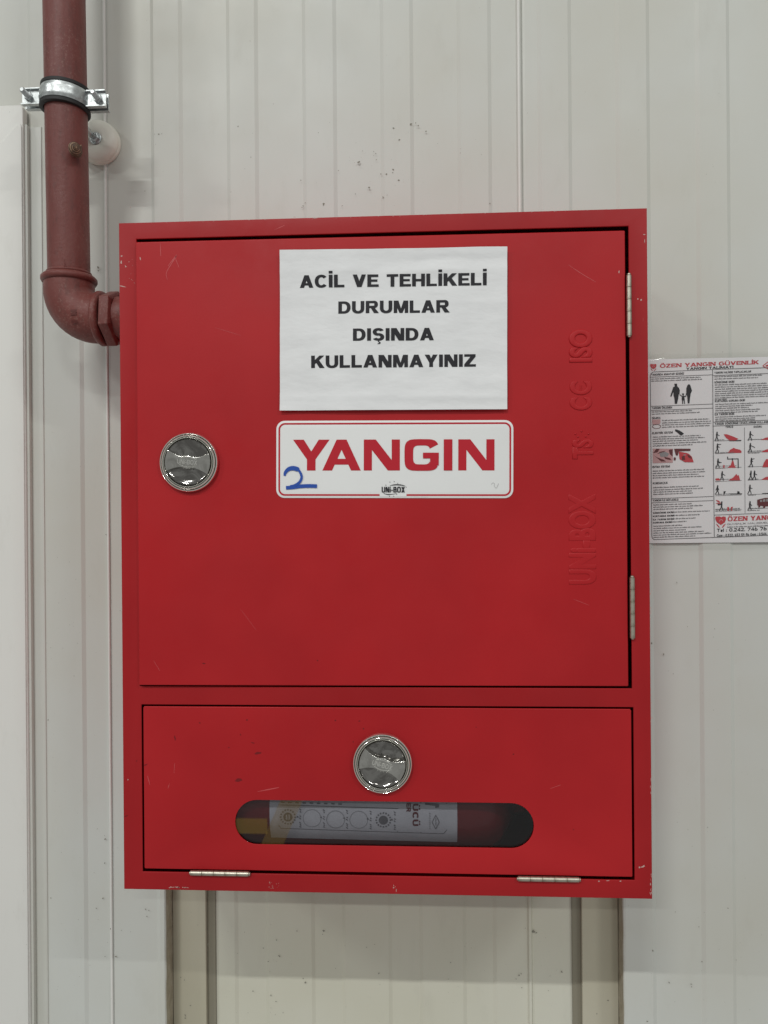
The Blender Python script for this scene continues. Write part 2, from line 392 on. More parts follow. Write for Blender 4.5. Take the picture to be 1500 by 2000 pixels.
    if ch in 'ÖÜ': r_(w * .5 - sv * 1.15, 1.10, w * .5 - sv * .25, 1.10 + sh); r_(w * .5 + sv * .25, 1.10, w * .5 + sv * 1.15, 1.10 + sh)
    if ch == 'Ğ': P += ring(w / 2, 1.28, .2, .16, .09, .09, 200, 340, 2)
    if ch in 'ŞÇ': r_(w * .47, -.10, w * .57, 0); P += ring(w / 2 + .02, -.175, .15, .10, .10, .075, -130, 90, 2, 8)
    return P, w
def line_polys(s, x0, x1, z, cap, sv, sh, n=2.4, gap=.11, serif=False, ws=1.0):
    """letters of s set between x0 and x1 on baseline z; returns polygons of (x, z)"""
    items = []; x = 0
    for k, ch in enumerate(s):
        g, w = glyph(ch, sv, sh, n, serif, ws); items.append((g, x)); x += w + gap
    tot = x - gap; kx = (x1 - x0) / tot
    return [[(x0 + (gx + px) * kx, z + py * cap) for px, py in q] for g, gx in items for q in g]
def ribbon(pts, widths):
    out = []; n = len(pts); L = []; Q = []
    for i in range(n):
        a = Vector(pts[max(i - 1, 0)]); b = Vector(pts[min(i + 1, n - 1)]); d = (b - a).normalized(); nn = Vector((-d.y, d.x))
        w = widths[i] if isinstance(widths, (list, tuple)) else widths
        p = Vector(pts[i]); L.append(tuple(p + nn * w / 2)); Q.append(tuple(p - nn * w / 2))
    return [[L[i], L[i + 1], Q[i + 1], Q[i]] for i in range(n - 1)]
def smooth_path(pts, k=6):
    out = []; P = [pts[0]] + list(pts) + [pts[-1]]
    for i in range(1, len(P) - 2):
        for j in range(k):
            t_ = j / k; a, b, c_, d_ = P[i - 1], P[i], P[i + 1], P[i + 2]
            out.append(tuple(.5 * ((2 * b[q]) + (-a[q] + c_[q]) * t_ + (2 * a[q] - 5 * b[q] + 4 * c_[q] - d_[q]) * t_ ** 2 + (-a[q] + 3 * b[q] - 3 * c_[q] + d_[q]) * t_ ** 3) for q in range(len(b))))
    out.append(tuple(pts[-1])); return out
def flat_polys(pb, polys, f, step=.00002, lift=0.0):
    """lay flat polygons through f(x, z, lift) -> 3-D, each a hair in front of the last"""
    for k, q in enumerate(polys): pb.poly([f(x, z, lift + step * (k % 40)) for x, z in q])
def blob(cx, cz, r, n=7, jit=.4, sx=1.0, sz=1.0, rot=0):
    out = []
    for k in range(n):
        a = 2 * PI * k / n; q = r * (1 + random.uniform(-jit, jit)); x, z = q * math.cos(a) * sx, q * math.sin(a) * sz
        out.append((cx + x * math.cos(rot) - z * math.sin(rot), cz + x * math.sin(rot) + z * math.cos(rot)))
    return out

# ------------------------------------------------------------------ the wall
WY = 0.22                                        # face of the wall; the cabinet front is Y = 0
WT, WB = 1.9, -1.1
OX0, OX1, OTOP = -.3716, .3700, .80              # the opening cut in the panels
wall = thing('wall', 'pale grey ribbed sandwich panel wall with a cut opening below the red cabinet', 'wall', (0, WY, WB))
RIB = .0028
def profile(events, xa, xb, h0=0.0):
    """events (x, kind): u = step towards the room, d = step back; returns (x, y offset) points"""
    pts = [(xa, h0)]; h = h0
    for x, k in events:
        nh = -RIB if k == 'u' else 0.0
        pts += [(x - .0030, h), (x + .0030, nh)]; h = nh
    pts.append((xb, h)); return pts
def cut(pts, x0, x1):
    def yv(x):
        for (a, ya), (b, yb) in zip(pts, pts[1:]):
            if a <= x <= b: return ya + (yb - ya) * (x - a) / max(b - a, 1e-9)
    return [(x0, yv(x0))] + [p for p in pts if x0 < p[0] < x1] + [(x1, yv(x1))]
def skin(pb, pts, z0, z1, back=.012, ydir=1):
    n = max(2, int((z1 - z0) / .15) + 1)
    rows = [[(x, WY + y, z0 + (z1 - z0) * i / (n - 1)) for x, y in pts] for i in range(n)]
    pb.grid(rows)
lip = [(.2100, .0), (.2116, -.0024), (.2160, -.0030), (.2176, -.0016), (.2180, .002), (.2194, .003)]
p0 = profile([(-.5878, 'u'), (-.503, 'd')], -2.6, -.4645) + [(-.4638, -.0022), (-.4600, -.0028), (-.4584, .001), (-.4581, .0016)]
p1 = [(-.4578, .0016), (-.4574, .001)] + profile([(-.3815, 'u'), (-.3342, 'd'), (-.2554, 'u'), (-.209, 'd'), (-.131, 'u'), (-.0809, 'd'), (-.0046, 'u'), (.0432, 'd'), (.1188, 'u'), (.1677, 'd')], -.4568, .2095) + lip
p2 = [(.2196, .003), (.2204, .001), (.2240, 0.0)] + profile([(.2465, 'u'), (.2945, 'd'), (.3688, 'u'), (.4167, 'd'), (.493, 'u'), (.5404, 'd'), (.617, 'u'), (.664, 'd'), (.741, 'u'), (.788, 'd')], .2260, 2.6)
b = PB(); skin(b, p0, WB, WT); b.build('wall_panel', M['wall'], wall, smooth=8, fix=False)
b = PB(); skin(b, cut(p1, -.4578, OX0), WB, OTOP); skin(b, p1, OTOP, WT); b.build('wall_panel', M['wall'], wall, smooth=8, fix=False)
b = PB(); skin(b, cut(p2, OX1, 2.6), WB, OTOP); skin(b, p2, OTOP, WT); b.build('wall_panel', M['wall'], wall, smooth=8, fix=False)
b = PB()
for x0, y0, z0 in ((.2138, WY - .0030, OTOP), (-.4605, WY - .0024, WB)): b.tube([(x0, y0 + .0012, z0), (x0, y0 + .0012, WT)], .0021, 8)
b.build('joint_bead', M['flash'], wall, smooth=60)
b = PB(); b.tube([(.2281, WY + .0555, WB), (.2281, WY + .0555, OTOP)], .0024, 8); b.build('joint_bead', M['flash'], wall, smooth=60)
# ragged cut edge of the opening: foam core between the two skins
IY = WY + .05
for x, sgn in ((OX0, 1), (OX1, -1)):
    b = PB(); rows = []
    for i in range(120):
        z = WB + (OTOP - WB) * i / 119
        j = [noise.noise((z * 22, q * 3.1, x * 9)) * .0011 for q in range(5)]
        rows.append([(x - sgn * .0006 + j[0] * .5, WY - .0004, z), (x + sgn * .0014 + j[0], WY + .0006, z), (x + sgn * .0010 + j[1], WY + .012, z), (x + j[2], WY + .032, z), (x + j[3], IY + .002, z)])
    b.grid(rows); b.build('opening_edge', M['foam'], wall, smooth=60)
    # pale cut rim of the outer skin
    b = PB(); rows = []
    for i in range(140):
        z = WB + (OTOP - WB) * i / 139; j = noise.noise((z * 30, 4.2, x * 7)) * .0009
        rows.append([(x - sgn * .0032, WY - .0020, z), (x - sgn * .0006 + j, WY - .0026, z), (x + sgn * .0016 + j, WY - .0014, z), (x + sgn * .0018 + j, WY + .0014, z)])
    b.grid(rows); b.build('cut_rim', M['wall'], wall, smooth=60)
# inner skin seen from its inside: the ribs are reversed
pin = [(x, -y) for x, y in profile([(-.2661, 'u'), (-.2131, 'd'), (-.1348, 'u'), (-.0831, 'd'), (-.0046, 'u'), (.0472, 'd'), (.120, 'u'), (.170, 'd')], -.40, .2240)]
pin += [(.2262, -.004), (.2300, -.004), (.2322, .0)] + [(.43, 0)]
b = PB(); rows = [[(x, IY + y, z) for x, y in pin] for z in (WB, -.6, -.3, 0, .3, OTOP + .1)]
b.grid(rows); b.build('inner_panel', M['inner'], wall, smooth=8, fix=False)
for xa, xb in ((-.3712, -.3150), (.3112, .3696)):
    b = PB(); b.box(xa, xb, IY - .013, IY - .0005, WB, OTOP); b.build('edge_strip', M['strip'], wall, smooth=40, bevel=.0012)
b = PB()
for xa, xb in ((-.3148, -.3010), (.2968, .3110)):
    b.box(xa, xb, IY - .004, IY - .0004, WB, OTOP)
b.build('groove_shade_strip', plain('painted_groove_shade', (.27, .25, .195), .8, .2), wall, smooth=40)  # dark strips paint the shade of the groove beside each edge strip
b = PB(); b.box(OX0, OX1, WY + .001, IY, OTOP - .004, OTOP); b.build('opening_edge', M['foam'], wall)
# dirt specks
def specks(pb, plane, items):
    for px, py, r in items:
        p = at(px, py, plane); q = blob(p.x, p.z, r * .00038, 7, .5, 1, random.uniform(.6, 1.3), random.uniform(0, 3))
        pb.poly([(x, plane, z) for x, z in q])
b = PB(); WS = WY - RIB - .0004
lst = [(465, 247, 2.2), (534, 203, 2.5), (490, 307, 2), (622, 259, 1.8), (661, 333, 4), (700, 317, 5), (703, 323, 3), (768, 250, 3), (780, 273, 4), (803, 242, 4), (812, 240, 2.6), (817, 245, 3.4), (832, 256, 3), (734, 300, 2), (735, 312, 2.4), (730, 296, 1.8), (755, 340, 4), (768, 331, 3), (767, 337, 2.6), (744, 340, 3), (779, 352, 3.2), (721, 366, 3.4), (722, 371, 2.5), (632, 399, 4.2), (592, 402, 3), (596, 396, 2.4), (588, 352, 2.4), (590, 405, 2), (668, 402, 2.6), (748, 385, 2.6), (756, 381, 2.2), (900, 290, 1.6), (957, 397, 2.4), (310, 262, 2.4), (316, 261, 2.6), (302, 262, 1.6), (283, 373, 2.4), (940, 302, 1.6), (855, 280, 1.5), (708, 295, 1.6), (694, 379, 1.8)]
for k in range(30):
    lst.append((random.gauss(735, 48), random.gauss(335, 38), random.uniform(.5, 1.2)))
lst += [(192, 522, 4.5), (192, 529, 4.2), (205, 1639, 4), (204, 1632, 2), (204, 1686, 3), (190, 1619, 2), (201, 1755, 3), (188, 1774, 2.6), (216, 1814, 3), (227, 1868, 4), (205, 1868, 2.6), (70, 1890, 4), (75, 1893, 2.4), (284, 1776, 2.6), (291, 1778, 2.2), (287, 1790, 2.4), (207, 1044, 2.6), (75, 1118, 2.2), (57, 1334, 2.2), (94, 1406, 2.8), (237, 1817, 2), (1322, 1138, 3.4), (1273, 1256, 3.6), (1296, 1278, 2.8), (1396, 1228, 2.2), (1315, 1316, 1.8), (1382, 1616, 2.4), (1275, 1857, 4), (1319, 1781, 2.2), (1422, 1774, 2.4), (1365, 1810, 2), (1307, 1919, 3), (1350, 1922, 3.6), (1351, 1927, 2.4), (1371, 1878, 2.2), (1438, 1875, 2), (1264, 1995, 3), (99, 1754, 3), (255, 1820, 1.8)]
specks(b, WS, lst)
for k in range(70):
    specks(b, WS, [(random.choice((random.uniform(90, 235), random.uniform(1290, 1490))), random.uniform(1080, 1995), random.uniform(.6, 1.4))])
b.build('dirt_specks', M['dirt'], wall, kind='stuff')
b = PB(); lst = [(632, 1818, 4), (630, 1825, 2), (545, 1867, 3.4), (740, 1901, 4.2), (596, 1919, 4), (592, 1911, 2.2), (494, 1936, 3), (529, 1944, 3), (539, 1956, 3), (553, 1978, 2.4), (540, 1836, 2.6), (546, 1868, 2.8), (524, 1878, 2.6), (514, 1852, 2.4), (580, 1818, 2.6), (422, 1979, 3), (1042, 1819, 6), (1048, 1822, 4), (1026, 1813, 2.6), (1097, 1898, 3.6), (1018, 1902, 3), (1008, 1912, 2.6), (1014, 1905, 3.4), (1074, 1906, 1.8), (1019, 1929, 2.4), (716, 1850, 1.8), (880, 1880, 2)]
specks(b, IY - .0022, lst)
for k in range(40): specks(b, IY - .0022, [(random.uniform(440, 1090), random.uniform(1800, 1995), random.uniform(.6, 1.6))])
specks(b, IY - .0136, [(353, 1909, 3), (360, 1914, 2.6), (362, 1983, 4), (362, 1989, 3.4), (372, 1964, 2.6), (406, 1844, 2.4), (1187, 1954, 3.4), (1166, 1980, 2.8)])
b.build('dirt_specks', M['dirt'], wall, kind='stuff')

# ------------------------------------------------------------------ white corner flashing at the left
fl = thing('corner_flashing', 'smooth white sheet metal corner cover at the left edge of the ribbed wall', 'cover', (-.70, WY - .02, WB))
b = PB(); top = at(20, 206, .203).z; xr = -.5905
plate(b, [[(-2.4, WB), (xr, WB), (xr, top - .004), (xr - .004, top), (-2.4, top)]], .2020, .016, .0015)
b.build('backing_sheet', M['flash'], fl, smooth=40)
b = PB(); e1 = at(46, 242, .2); e2 = at(0, 283, .2); dx = (e2.z - e1.z) / (e2.x - e1.x)
plate(b, [[(-2.4, WB), (xr - .0012, WB), (xr - .0012, e1.z - .004), (xr - .003, e1.z), (xr - .006, e1.z + .0005), (xr - .010, e1.z - .003), (e2.x, e2.z), (-2.4, max(WB + .2, e2.z + dx * (-2.4 - e2.x)))]], .1995, .0022, .0008)
b.build('cover_sheet', M['flash'], fl, smooth=40)
b = PB(); plate(b, [rect(xr + .0040, WB, xr + .0240, top - .03)], .2150, .006, .0016); b.build('edge_lip', M['wall'], fl, smooth=40)
b = PB(); b.box(xr + .0002, xr + .0044, .2068, .2190, WB, top - .03); b.build('seam_filler', M['wall'], fl)

# ------------------------------------------------------------------ the fire cabinet
HT = .8976
cab = thing('fire_cabinet', 'red steel fire hose cabinet with a tall door above a slotted flap', 'cabinet', (0, .11, 0))
b = PB()
plate(b, [rect(-.35, 0, .35, HT), [(-.326, .2735), (.3262, .2735), (.3262, .8750), (-.326, .8754)][::-1], rect(-.3242, .0240, .3277, .2490)[::-1]], 0, .0028, .0011, 3)
b.build('frame', M['red_frame'], cab, smooth=40)
b = PB()
for args in ((-.3496, -.3480, .0044, .27, .0004, HT - .0004), (.3480, .3496, .0044, .27, .0004, HT - .0004), (-.348, .348, .0044, .27, .0004, .002), (-.348, .348, .0044, .27, HT - .002, HT - .0004), (-.348, .348, .2685, .27, .002, HT - .002)): b.box(*args)
b.build('casing', M['red'], cab)
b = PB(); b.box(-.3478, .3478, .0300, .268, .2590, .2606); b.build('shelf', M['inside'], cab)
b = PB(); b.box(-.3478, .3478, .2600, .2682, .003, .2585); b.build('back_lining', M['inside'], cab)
# door, hung on the right, standing a few millimetres proud on the lock side
TH = .0088
door = None
PIV = Vector((.3216, -.0004, 0))
b = PB(); plate(b, [rrect(-.3248, .2762, .3216, .8694, .0016, 3)], PIV.y, .019, .0016, 3)
door = b.build('door', M['red'], cab, smooth=40, off=PIV)
door.location = PIV - origin(cab); door.rotation_euler = (0, 0, TH)
def on_door(x, z, lift=0.0):
    """point on the door's front face at nominal x, z"""
    d = x - PIV.x; return Vector((PIV.x + d * math.cos(TH) + math.sin(TH) * lift, PIV.y + d * math.sin(TH) - math.cos(TH) * lift, z))
# raised lettering pressed into the door, reading upwards
def embossed(text, z0, z1, xl, xr_, depth, bev):
    c = bpy.data.curves.new('tmp', 'FONT'); c.body = text; c.extrude = .00001; c.bevel_depth = bev; c.bevel_resolution = 3; c.resolution_u = 5; c.offset = .012
    V, Fc = curve_mesh(c)
    x0 = min(v.x for v in V); x1 = max(v.x for v in V); y0 = min(v.y for v in V); y1 = max(v.y for v in V); zm = max(v.z for v in V)
    out = []
    for v in V:
        u = (v.x - x0) / (x1 - x0); w = (v.y - y0) / (y1 - y0)
        out.append((xr_ + (xl - xr_) * w - PIV.x, -(v.z / zm) * depth, z0 + (z1 - z0) * u))
    return out, Fc
for tx, z0, z1, xl, xr_, dep in (('UNi-BOX', .409, .528, .2455, .2815, .0008), ('TS', .5725, .5985, .2510, .2790, .0011), ('C', .636, .653, .2485, .2775, .0011), ('C', .656, .674, .2485, .2775, .0011), ('ISO', .6985, .7415, .2480, .2785, .0015)):
    b = PB(); b.mesh(*embossed(tx, z0, z1, xl, xr_, dep, .05 if len(tx) > 2 else .045))
    if z0 == .656: b.tube([(.2632 - PIV.x, .0002, .6585), (.2632 - PIV.x, .0002, .6685)], .0013, 10)
    if tx == 'TS':
        for x, z in ((.2555, .6055), (.2725, .6055), (.2635, .6090), (.2590, .6020), (.2690, .6020)):
            b.lathe([(.0016, -.0002), (.0012, .0006), (0, .0009)], (x - PIV.x, 0, z), (0, -1, 0), 12, False)
    e = b.build('embossed_lettering', M['red'], None, smooth=75, off=Vector((0, 0, 0))); e.parent = door

# lower flap with its slot
FLY = .0006
slot = []
for cx, a0 in ((.1686, -90), (-.1682, 90)):
    for k in range(19):
        a = R(a0 + 180 * k / 18); slot.append((cx + .0296 * math.cos(a), .0926 + .0296 * math.sin(a)))
b = PB(); plate(b, [rrect(-.3218, .0282, .3249, .2458, .0016, 3), slot[::-1]], FLY, .0016, .0004, 2)
# folded edges of the flap
for bx in ((-.3210, -.3196, FLY + .0016, .018, .030, .244), (.3227, .3241, FLY + .0016, .018, .030, .244), (-.3196, .3227, FLY + .0016, .018, .2432, .2446), (-.3196, .3227, FLY + .0016, .018, .0296, .031)): b.box(*bx)
flap = b.build('flap', M['red'], cab, smooth=40)
b = PB(); 
tl = [(-.3218, .2446), (.3249, .2446)]
b.tube([(-.3205, FLY + .0012, .2452), (.3236, FLY + .0012, .2452)], .0014, 10); b.build('folded_edge', M['red'], flap, smooth=60)
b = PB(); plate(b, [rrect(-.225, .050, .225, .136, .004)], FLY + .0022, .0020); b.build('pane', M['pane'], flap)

# hinges: a pin with five knuckles and a leaf
def knuckle_mesh():
    b_ = PB(); b_.lathe([(.0030, 0), (.00335, .0003), (.00335, .0153), (.0030, .0156)], (0, 0, 0), (0, 0, 1), 20); return b_
km = None
for (cx, cz, y, rot) in ((.3254, .7710, -.0022, 0), (.3266, .3790, -.0022, 0), (-.2186, .0246, -.0020, 90), (.2163, .0246, -.0020, 90)):
    b = PB(); b.lathe([(.0016, -.0412), (.0022, -.0405), (.0022, .0400), (.0026, .0402), (.0024, .0412), (.0012, .0418)], (0, 0, 0), (0, 0, 1), 16)
    b.box(-.0009, .0009, .001, .012, -.0385, .0385)
    h = b.build('hinge', M['nickel'], None, smooth=40); h.parent = cab; h.location = Vector((cx, y, cz)) - origin(cab); h.rotation_euler = (0, R(rot), 0)
    for k in range(5):
        if km is None: kn = knuckle_mesh().build('knuckle', M['nickel'], None, smooth=25); km = kn
        else: kn = km.copy(); COL.objects.link(kn)
        kn.parent = h; kn.location = (0, 0, -.0395 + .0158 * k)

# rotary locks
def lock(cx, cz, yf, tilt):
    b_ = PB(); prof = [(.0398, -.001), (.0398, .0016), (.0396, .0036), (.0390, .0054), (.0381, .0062), (.0374, .0058), (.0370, .0048), (.0366, .0048), (.0362, .0062), (.0355, .0076), (.0348, .0080), (.0342, .0074), (.0338, .0062), (.0334, .0062), (.0331, .0076), (.0326, .0084), (.0320, .0080), (.0315, .0060), (.0312, .0030), (.0309, .0008), (.020, .0006), (0, .0006)]
    b_.lathe([(r, h) for r, h in prof], (cx, yf, cz), (0, -1, 0), 72, False)
    lk = b_.build('lock', M['chrome2'], cab, smooth=45)
    b_ = PB(); b_.lathe([(.0365, .0050), (.0373, .0053)], (cx, yf, cz), (0, -1, 0), 64, False); b_.lathe([(.0333, .0064), (.0340, .0066)], (cx, yf, cz), (0, -1, 0), 64, False)
    g_ = b_.build('groove', M['dark'], None, off=origin(lk)); g_.parent = lk
    b_ = PB(); b_.lathe([(.0312, .0052), (.0300, .0036), (.027, .0024), (.022, .0016), (.015, .0011), (0, .0009)], (cx, yf, cz), (0, -1, 0), 48, False)
    d_ = b_.build('dish', M['dish'], None, smooth=60, off=origin(lk)); d_.parent = lk
    out = []; N = 24
    def hh(u): return .0068 + .0078 * abs(u) ** 2.3 + .0022 * math.exp(-(u / .20) ** 2)
    for k in range(N + 1):
        u = -1 + 2 * k / N; out.append((u * .0278, hh(u)))
    for k in range(5):
        a = R(26 - 52 * (k + 1) / 6); out.append((.0306 * math.cos(a), .0306 * math.sin(a)))
    for k in range(N + 1):
        u = 1 - 2 * k / N; out.append((u * .0278, -hh(u)))
    for k in range(5):
        a = R(206 - 52 * (k + 1) / 6); out.append((.0306 * math.cos(a), .0306 * math.sin(a)))
    ct, st = math.cos(tilt), math.sin(tilt)
    tr = lambda x, z: (cx + x * ct + z * st, cz - x * st + z * ct)
    b_ = PB(); plate(b_, [[tr(x, z) for x, z in out]], yf - .0092, .0090, .0013, 4)
    hd = b_.build('handle', M['chrome'], None, smooth=40, off=origin(lk)); hd.parent = lk
    b_ = PB(); polys = line_polys('UNi-BOX', -.0135, .0135, -.0030, .0060, .20, .17)
    q = yf - .0093
    for k, pl in enumerate(polys):
        pts = [tr(x, z) for x, z in pl]; yy = q - .0007 - .00002 * (k % 9)
        b_.poly([(x, yy, z) for x, z in pts])
        for i in range(4):
            (xa, za), (xb, zb) = pts[i], pts[(i + 1) % 4]; b_.poly([(xa, yy, za), (xb, yy, zb), (xb, q + .0002, zb), (xa, q + .0002, za)])
    for s_ in (1, -1):
        pl = smooth_path([(-.010, s_ * .0042), (-.003, s_ * .0062), (.004, s_ * .0060), (.012, s_ * .0040)], 5); P3 = [tr(x, z) for x, z in pl]
        b_.tube([(x, q - .0001, z) for x, z in P3], .0005, 6)
        for xx in (-.004, 0, .004): 
            x, z = tr(xx, s_ * .0082); b_.lathe([(.0007, -.0003), (.0004, .0005)], (x, q, z), (0, -1, 0), 6)
    le = b_.build('lettering', M['chrome2'], None, off=origin(lk)); le.parent = lk
    return lk
lock(-.2541, .5736, on_door(-.2541, .57).y, R(5.4)); lock(.0004, .1736, FLY, R(16.5))

# scratches, chips and scuffs in the paint
def fy(px, py):
    p = at(px, py, 0)
    if .277 < p.z < .869 and -.324 < p.x < .321: q = on_door(p.x, p.z); return q.y
    if .029 < p.z < .245 and -.321 < p.x < .324: return FLY
    return 0.0
def scr(pb, pts, w0):
    q = []
    for px, py in smooth_path(pts, 4):
        p = at(px, py, fy(px, py)); q.append((p.x, p.z))
    n = len(q); ws = [w0 * (.25 + .75 * math.sin(PI * (i + .3) / (n + .2))) * random.uniform(.7, 1.2) for i in range(n)]
    y = fy(*pts[0]) - .0001
    rb = ribbon(q, ws)
    for f_ in rb: pb.poly([(x, on_door(x, z, .0001).y if y < -.00045 and z > .277 else y, z) for x, z in f_])
b = PB()
for pts, w in (([(313, 475), (314, 500)], .0009), ([(327, 547), (325, 533), (335, 515), (345, 499), (343, 505), (350, 523)], .0011), ([(345, 497), (328, 520)], .0009), ([(1110, 517), (1135, 534), (1164, 551)], .0009), ([(503, 1546), (545, 1538)], .0012), ([(288, 1515), (293, 1533)], .0009), ([(331, 1530), (328, 1540)], .0008), ([(341, 1490), (340, 1510)], .0006), ([(1075, 1540), (1095, 1533)], .0007), ([(536, 449), (556, 440)], .0008), ([(300, 1290), (312, 1310)], .0006), ([(1120, 1170), (1150, 1182)], .0005), ([(470, 1190), (500, 1230)], .0004), ([(420, 640), (470, 655)], .0005), ([(1256, 620), (1256, 628)], .0004)):
    scr(b, pts, w)
b.build('scratch_marks', M['scratch'], cab, kind='stuff')
b = PB()
def chip(px, py, r, sx=1.0, sz=1.0, rot=0):
    p = at(px, py, fy(px, py)); y = on_door(p.x, p.z, .00012).y if .277 < p.z < .869 and -.324 < p.x < .321 else -.00012 + (FLY if .029 < p.z < .245 and abs(p.x) < .32 else 0)
    b.poly([(x, y, z) for x, z in blob(p.x, p.z, r * .00058, 7, .45, sx, sz, rot)])
for a in ((238, 500, 2.0), (237, 512, 2.6, .7, 1.4), (246, 521, 1.6), (274, 505, 2.4, .5, 2), (238, 559, 5, 1.6, .3, -.25), (1252, 586, 2.0), (1246, 584, 1.4), (1209, 531, 1.8, .6, 1.5), (1256, 1692, 4.0, 1.4, .5, .5), (1249, 1694, 2), (1170, 1721, 1.6), (1212, 1721, 1.8), (1187, 1720, 1.8, 2, .4), (250, 1523, 1.4), (575, 424, 2, 2, .4), (615, 426, 2.4, 2.2, .4), (255, 405, 1.0), (1258, 458, 2.2, 1.2, .6), (1259, 470, 2, .5, 2.2)): chip(*a)
for k in range(16): chip(328 + random.uniform(0, 40), 1733.2 + random.gauss(0, .8), random.uniform(.8, 2.0), 1.6, .7)
for k in range(14): chip(524 + random.uniform(0, 22), 1722 + random.uniform(0, 14), random.uniform(.4, 1.0), 1.6, .7)
for k in range(7): chip(772 + random.gauss(0, 2), 1736 + random.gauss(0, 3), random.uniform(.6, 1.6), .6, 1.4)
for k in range(40): chip(1271.5 + random.gauss(0, .8), random.choice((random.uniform(1100, 1245), random.uniform(1370, 1410), random.uniform(1490, 1560), random.uniform(1690, 1750))), random.uniform(.5, 1.5), .5, 2.2)
for k in range(34):
    x = random.uniform(260, 1230); chip(x, 437.5 - (x - 232) * 30 / 1032 + random.gauss(0, .5), random.uniform(.4, .95), 2.4, .5)
for k in range(9): chip(240 + random.uniform(0, 24), random.uniform(500, 560), random.uniform(.4, 1.0))
b.build('paint_chips', M['chip'], cab, kind='stuff')
b = PB()
for a in ((342, 1442, 4, .5, 1.3), (505, 1471, 5.5, 1.6, .6, .3), (494, 1451, 3.2, 1.5, .5, -.4), (470, 1435, 2.5, .6, 1), (447, 1460, 1.8), (466, 1524, 6, 1.2, .6), (284, 1494, 3.2, 1.7, .4, .3), (267, 1486, 1.6), (390, 1412, 2), (482, 1406, 1.8), (398, 1296, 2.6, 1.4, .6), (702, 1408, 2), (655, 1407, 1.6), (246, 1594, 2.8, 1.6, .5, .3), (710, 1423, 1.6), (690, 1449, 1.4), (1003, 1473, 1.6), (1120, 1620, 1.6), (930, 1420, 1.3), (620, 1290, 1.4)): chip(*a)
b.build('dark_scuffs', M['scuff'], cab, kind='stuff')

# ------------------------------------------------------------------ fire extinguisher lying behind the slot
EX = Vector((0, .088, .098)); ER = .072
ext = thing('fire_extinguisher', 'red fire extinguisher with a silver label lying inside behind the flap slot', 'extinguisher', (-.05, .088, .026))
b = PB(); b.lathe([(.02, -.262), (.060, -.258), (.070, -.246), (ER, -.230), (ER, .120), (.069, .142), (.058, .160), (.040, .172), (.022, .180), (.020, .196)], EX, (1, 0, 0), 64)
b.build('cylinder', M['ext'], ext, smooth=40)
b = PB(); b.lathe([(.016, .196), (.016, .215), (.024, .216), (.024, .240), (.012, .242), (.012, .262)], EX, (1, 0, 0), 24); b.box(.21, .30, .076, .100, .112, .122); b.box(.23, .31, .078, .098, .140, .148)
b.build('valve', M['black'], ext, smooth=40)
def on_cyl(x, z, lift):
    a = (z - EX.z) / ER; rr = ER + .0003 + lift
    return (x, EX.y - rr * math.cos(a), EX.z + rr * math.sin(a))
def lz(x): return .0600 - .0155 * (x + .1545)              # bottom edge of the label, slightly turned on the cylinder
LX0, LX1 = -.1545, .0990
b = PB(); rows = []
for i in range(16):
    f = i / 15; rows.append([on_cyl(LX0 + (LX1 - LX0) * k / 24, lz(LX0 + (LX1 - LX0) * k / 24) + f * .105, 0) for k in range(25)])
b.grid(rows); label = b.build('label', M['label'], ext, smooth=60)
def lab(px, py):                                            # print layout measured on the label
    p = at(px, py, .0185); return (p.x, p.z)
def lab_polys(pxpolys): return [[lab(x, y) for x, y in q] for q in pxpolys]
def seg(x0, y0, x1, y1, w): return ribbon([(x0, y0), (x1, y1)], w)
pol = seg(545, 1570, 545, 1612, 1.2) + seg(548, 1618, 866, 1630, 1.3) + seg(872, 1568, 872, 1622, 1.3) + seg(545, 1612, 549, 1618, 1.2) + seg(866, 1630, 872, 1622, 1.2) + seg(548, 1571, 778, 1578, 1.4) + seg(776, 1566, 776, 1626, 1.2) + seg(822, 1566, 822, 1628, 1.6)
for cx, cy, r0, r1 in ((563, 1594, 9, 6), (749, 1600, 9, 0)):
    for k in range(14):
        a, c_ = 2 * PI * k / 14, 2 * PI * (k + 1) / 14
        pol.append([(cx + r0 * math.cos(a), cy + r0 * math.sin(a)), (cx + r0 * math.cos(c_), cy + r0 * math.sin(c_)), (cx + r1 * math.cos(c_), cy + r1 * math.sin(c_)), (cx + r1 * math.cos(a), cy + r1 * math.sin(a))])
for cx, cy in ((563, 1594), (749, 1600)):
    for k in range(16):
        a = 2 * PI * k / 16; pol.append([(cx + q * math.cos(a + s_), cy + q * math.sin(a + s_)) for q, s_ in ((12.5, -.1), (15.5, -.1), (15.5, .1), (12.5, .1))])
for x in (558, 563, 568): pol += seg(x, 1588, x, 1600, 1.8)
for cx in (587, 633, 678, 724, 771):
    for k in range(9):
        if k in (2, 5): continue
        yy = 1578 + (cx - 587) * .03 + k * 4.3; pol += seg(cx - 1.6 + (k % 2), yy, cx + 1.6, yy + 2.6, 1.8)
    pol.append([(cx - 8, 1594 + (cx - 587) * .03), (cx - 5, 1591 + (cx - 587) * .03), (cx - 3, 1595 + (cx - 587) * .03)])
dm = [(851, 1590), (858, 1604), (851, 1618), (844, 1604)]
for k in range(4): pol += seg(*dm[k], *dm[(k + 1) % 4], 1.3)
for k in range(8): pol += seg(838, 1586 + k * 4.4, 841, 1588 + k * 4.4, 1.0)
for k in range(5): pol += seg(850, 1597 + k * 3, 852.5, 1598.5 + k * 3, 1.4)
for k in range(9): pol += seg(549 + k * 14, 1566 + k * .4, 556 + k * 14, 1566.5 + k * .4, 2.2)
pol += [[(830, 1567), (858, 1570), (857, 1576), (850, 1577), (850, 1573), (830, 1571)]]
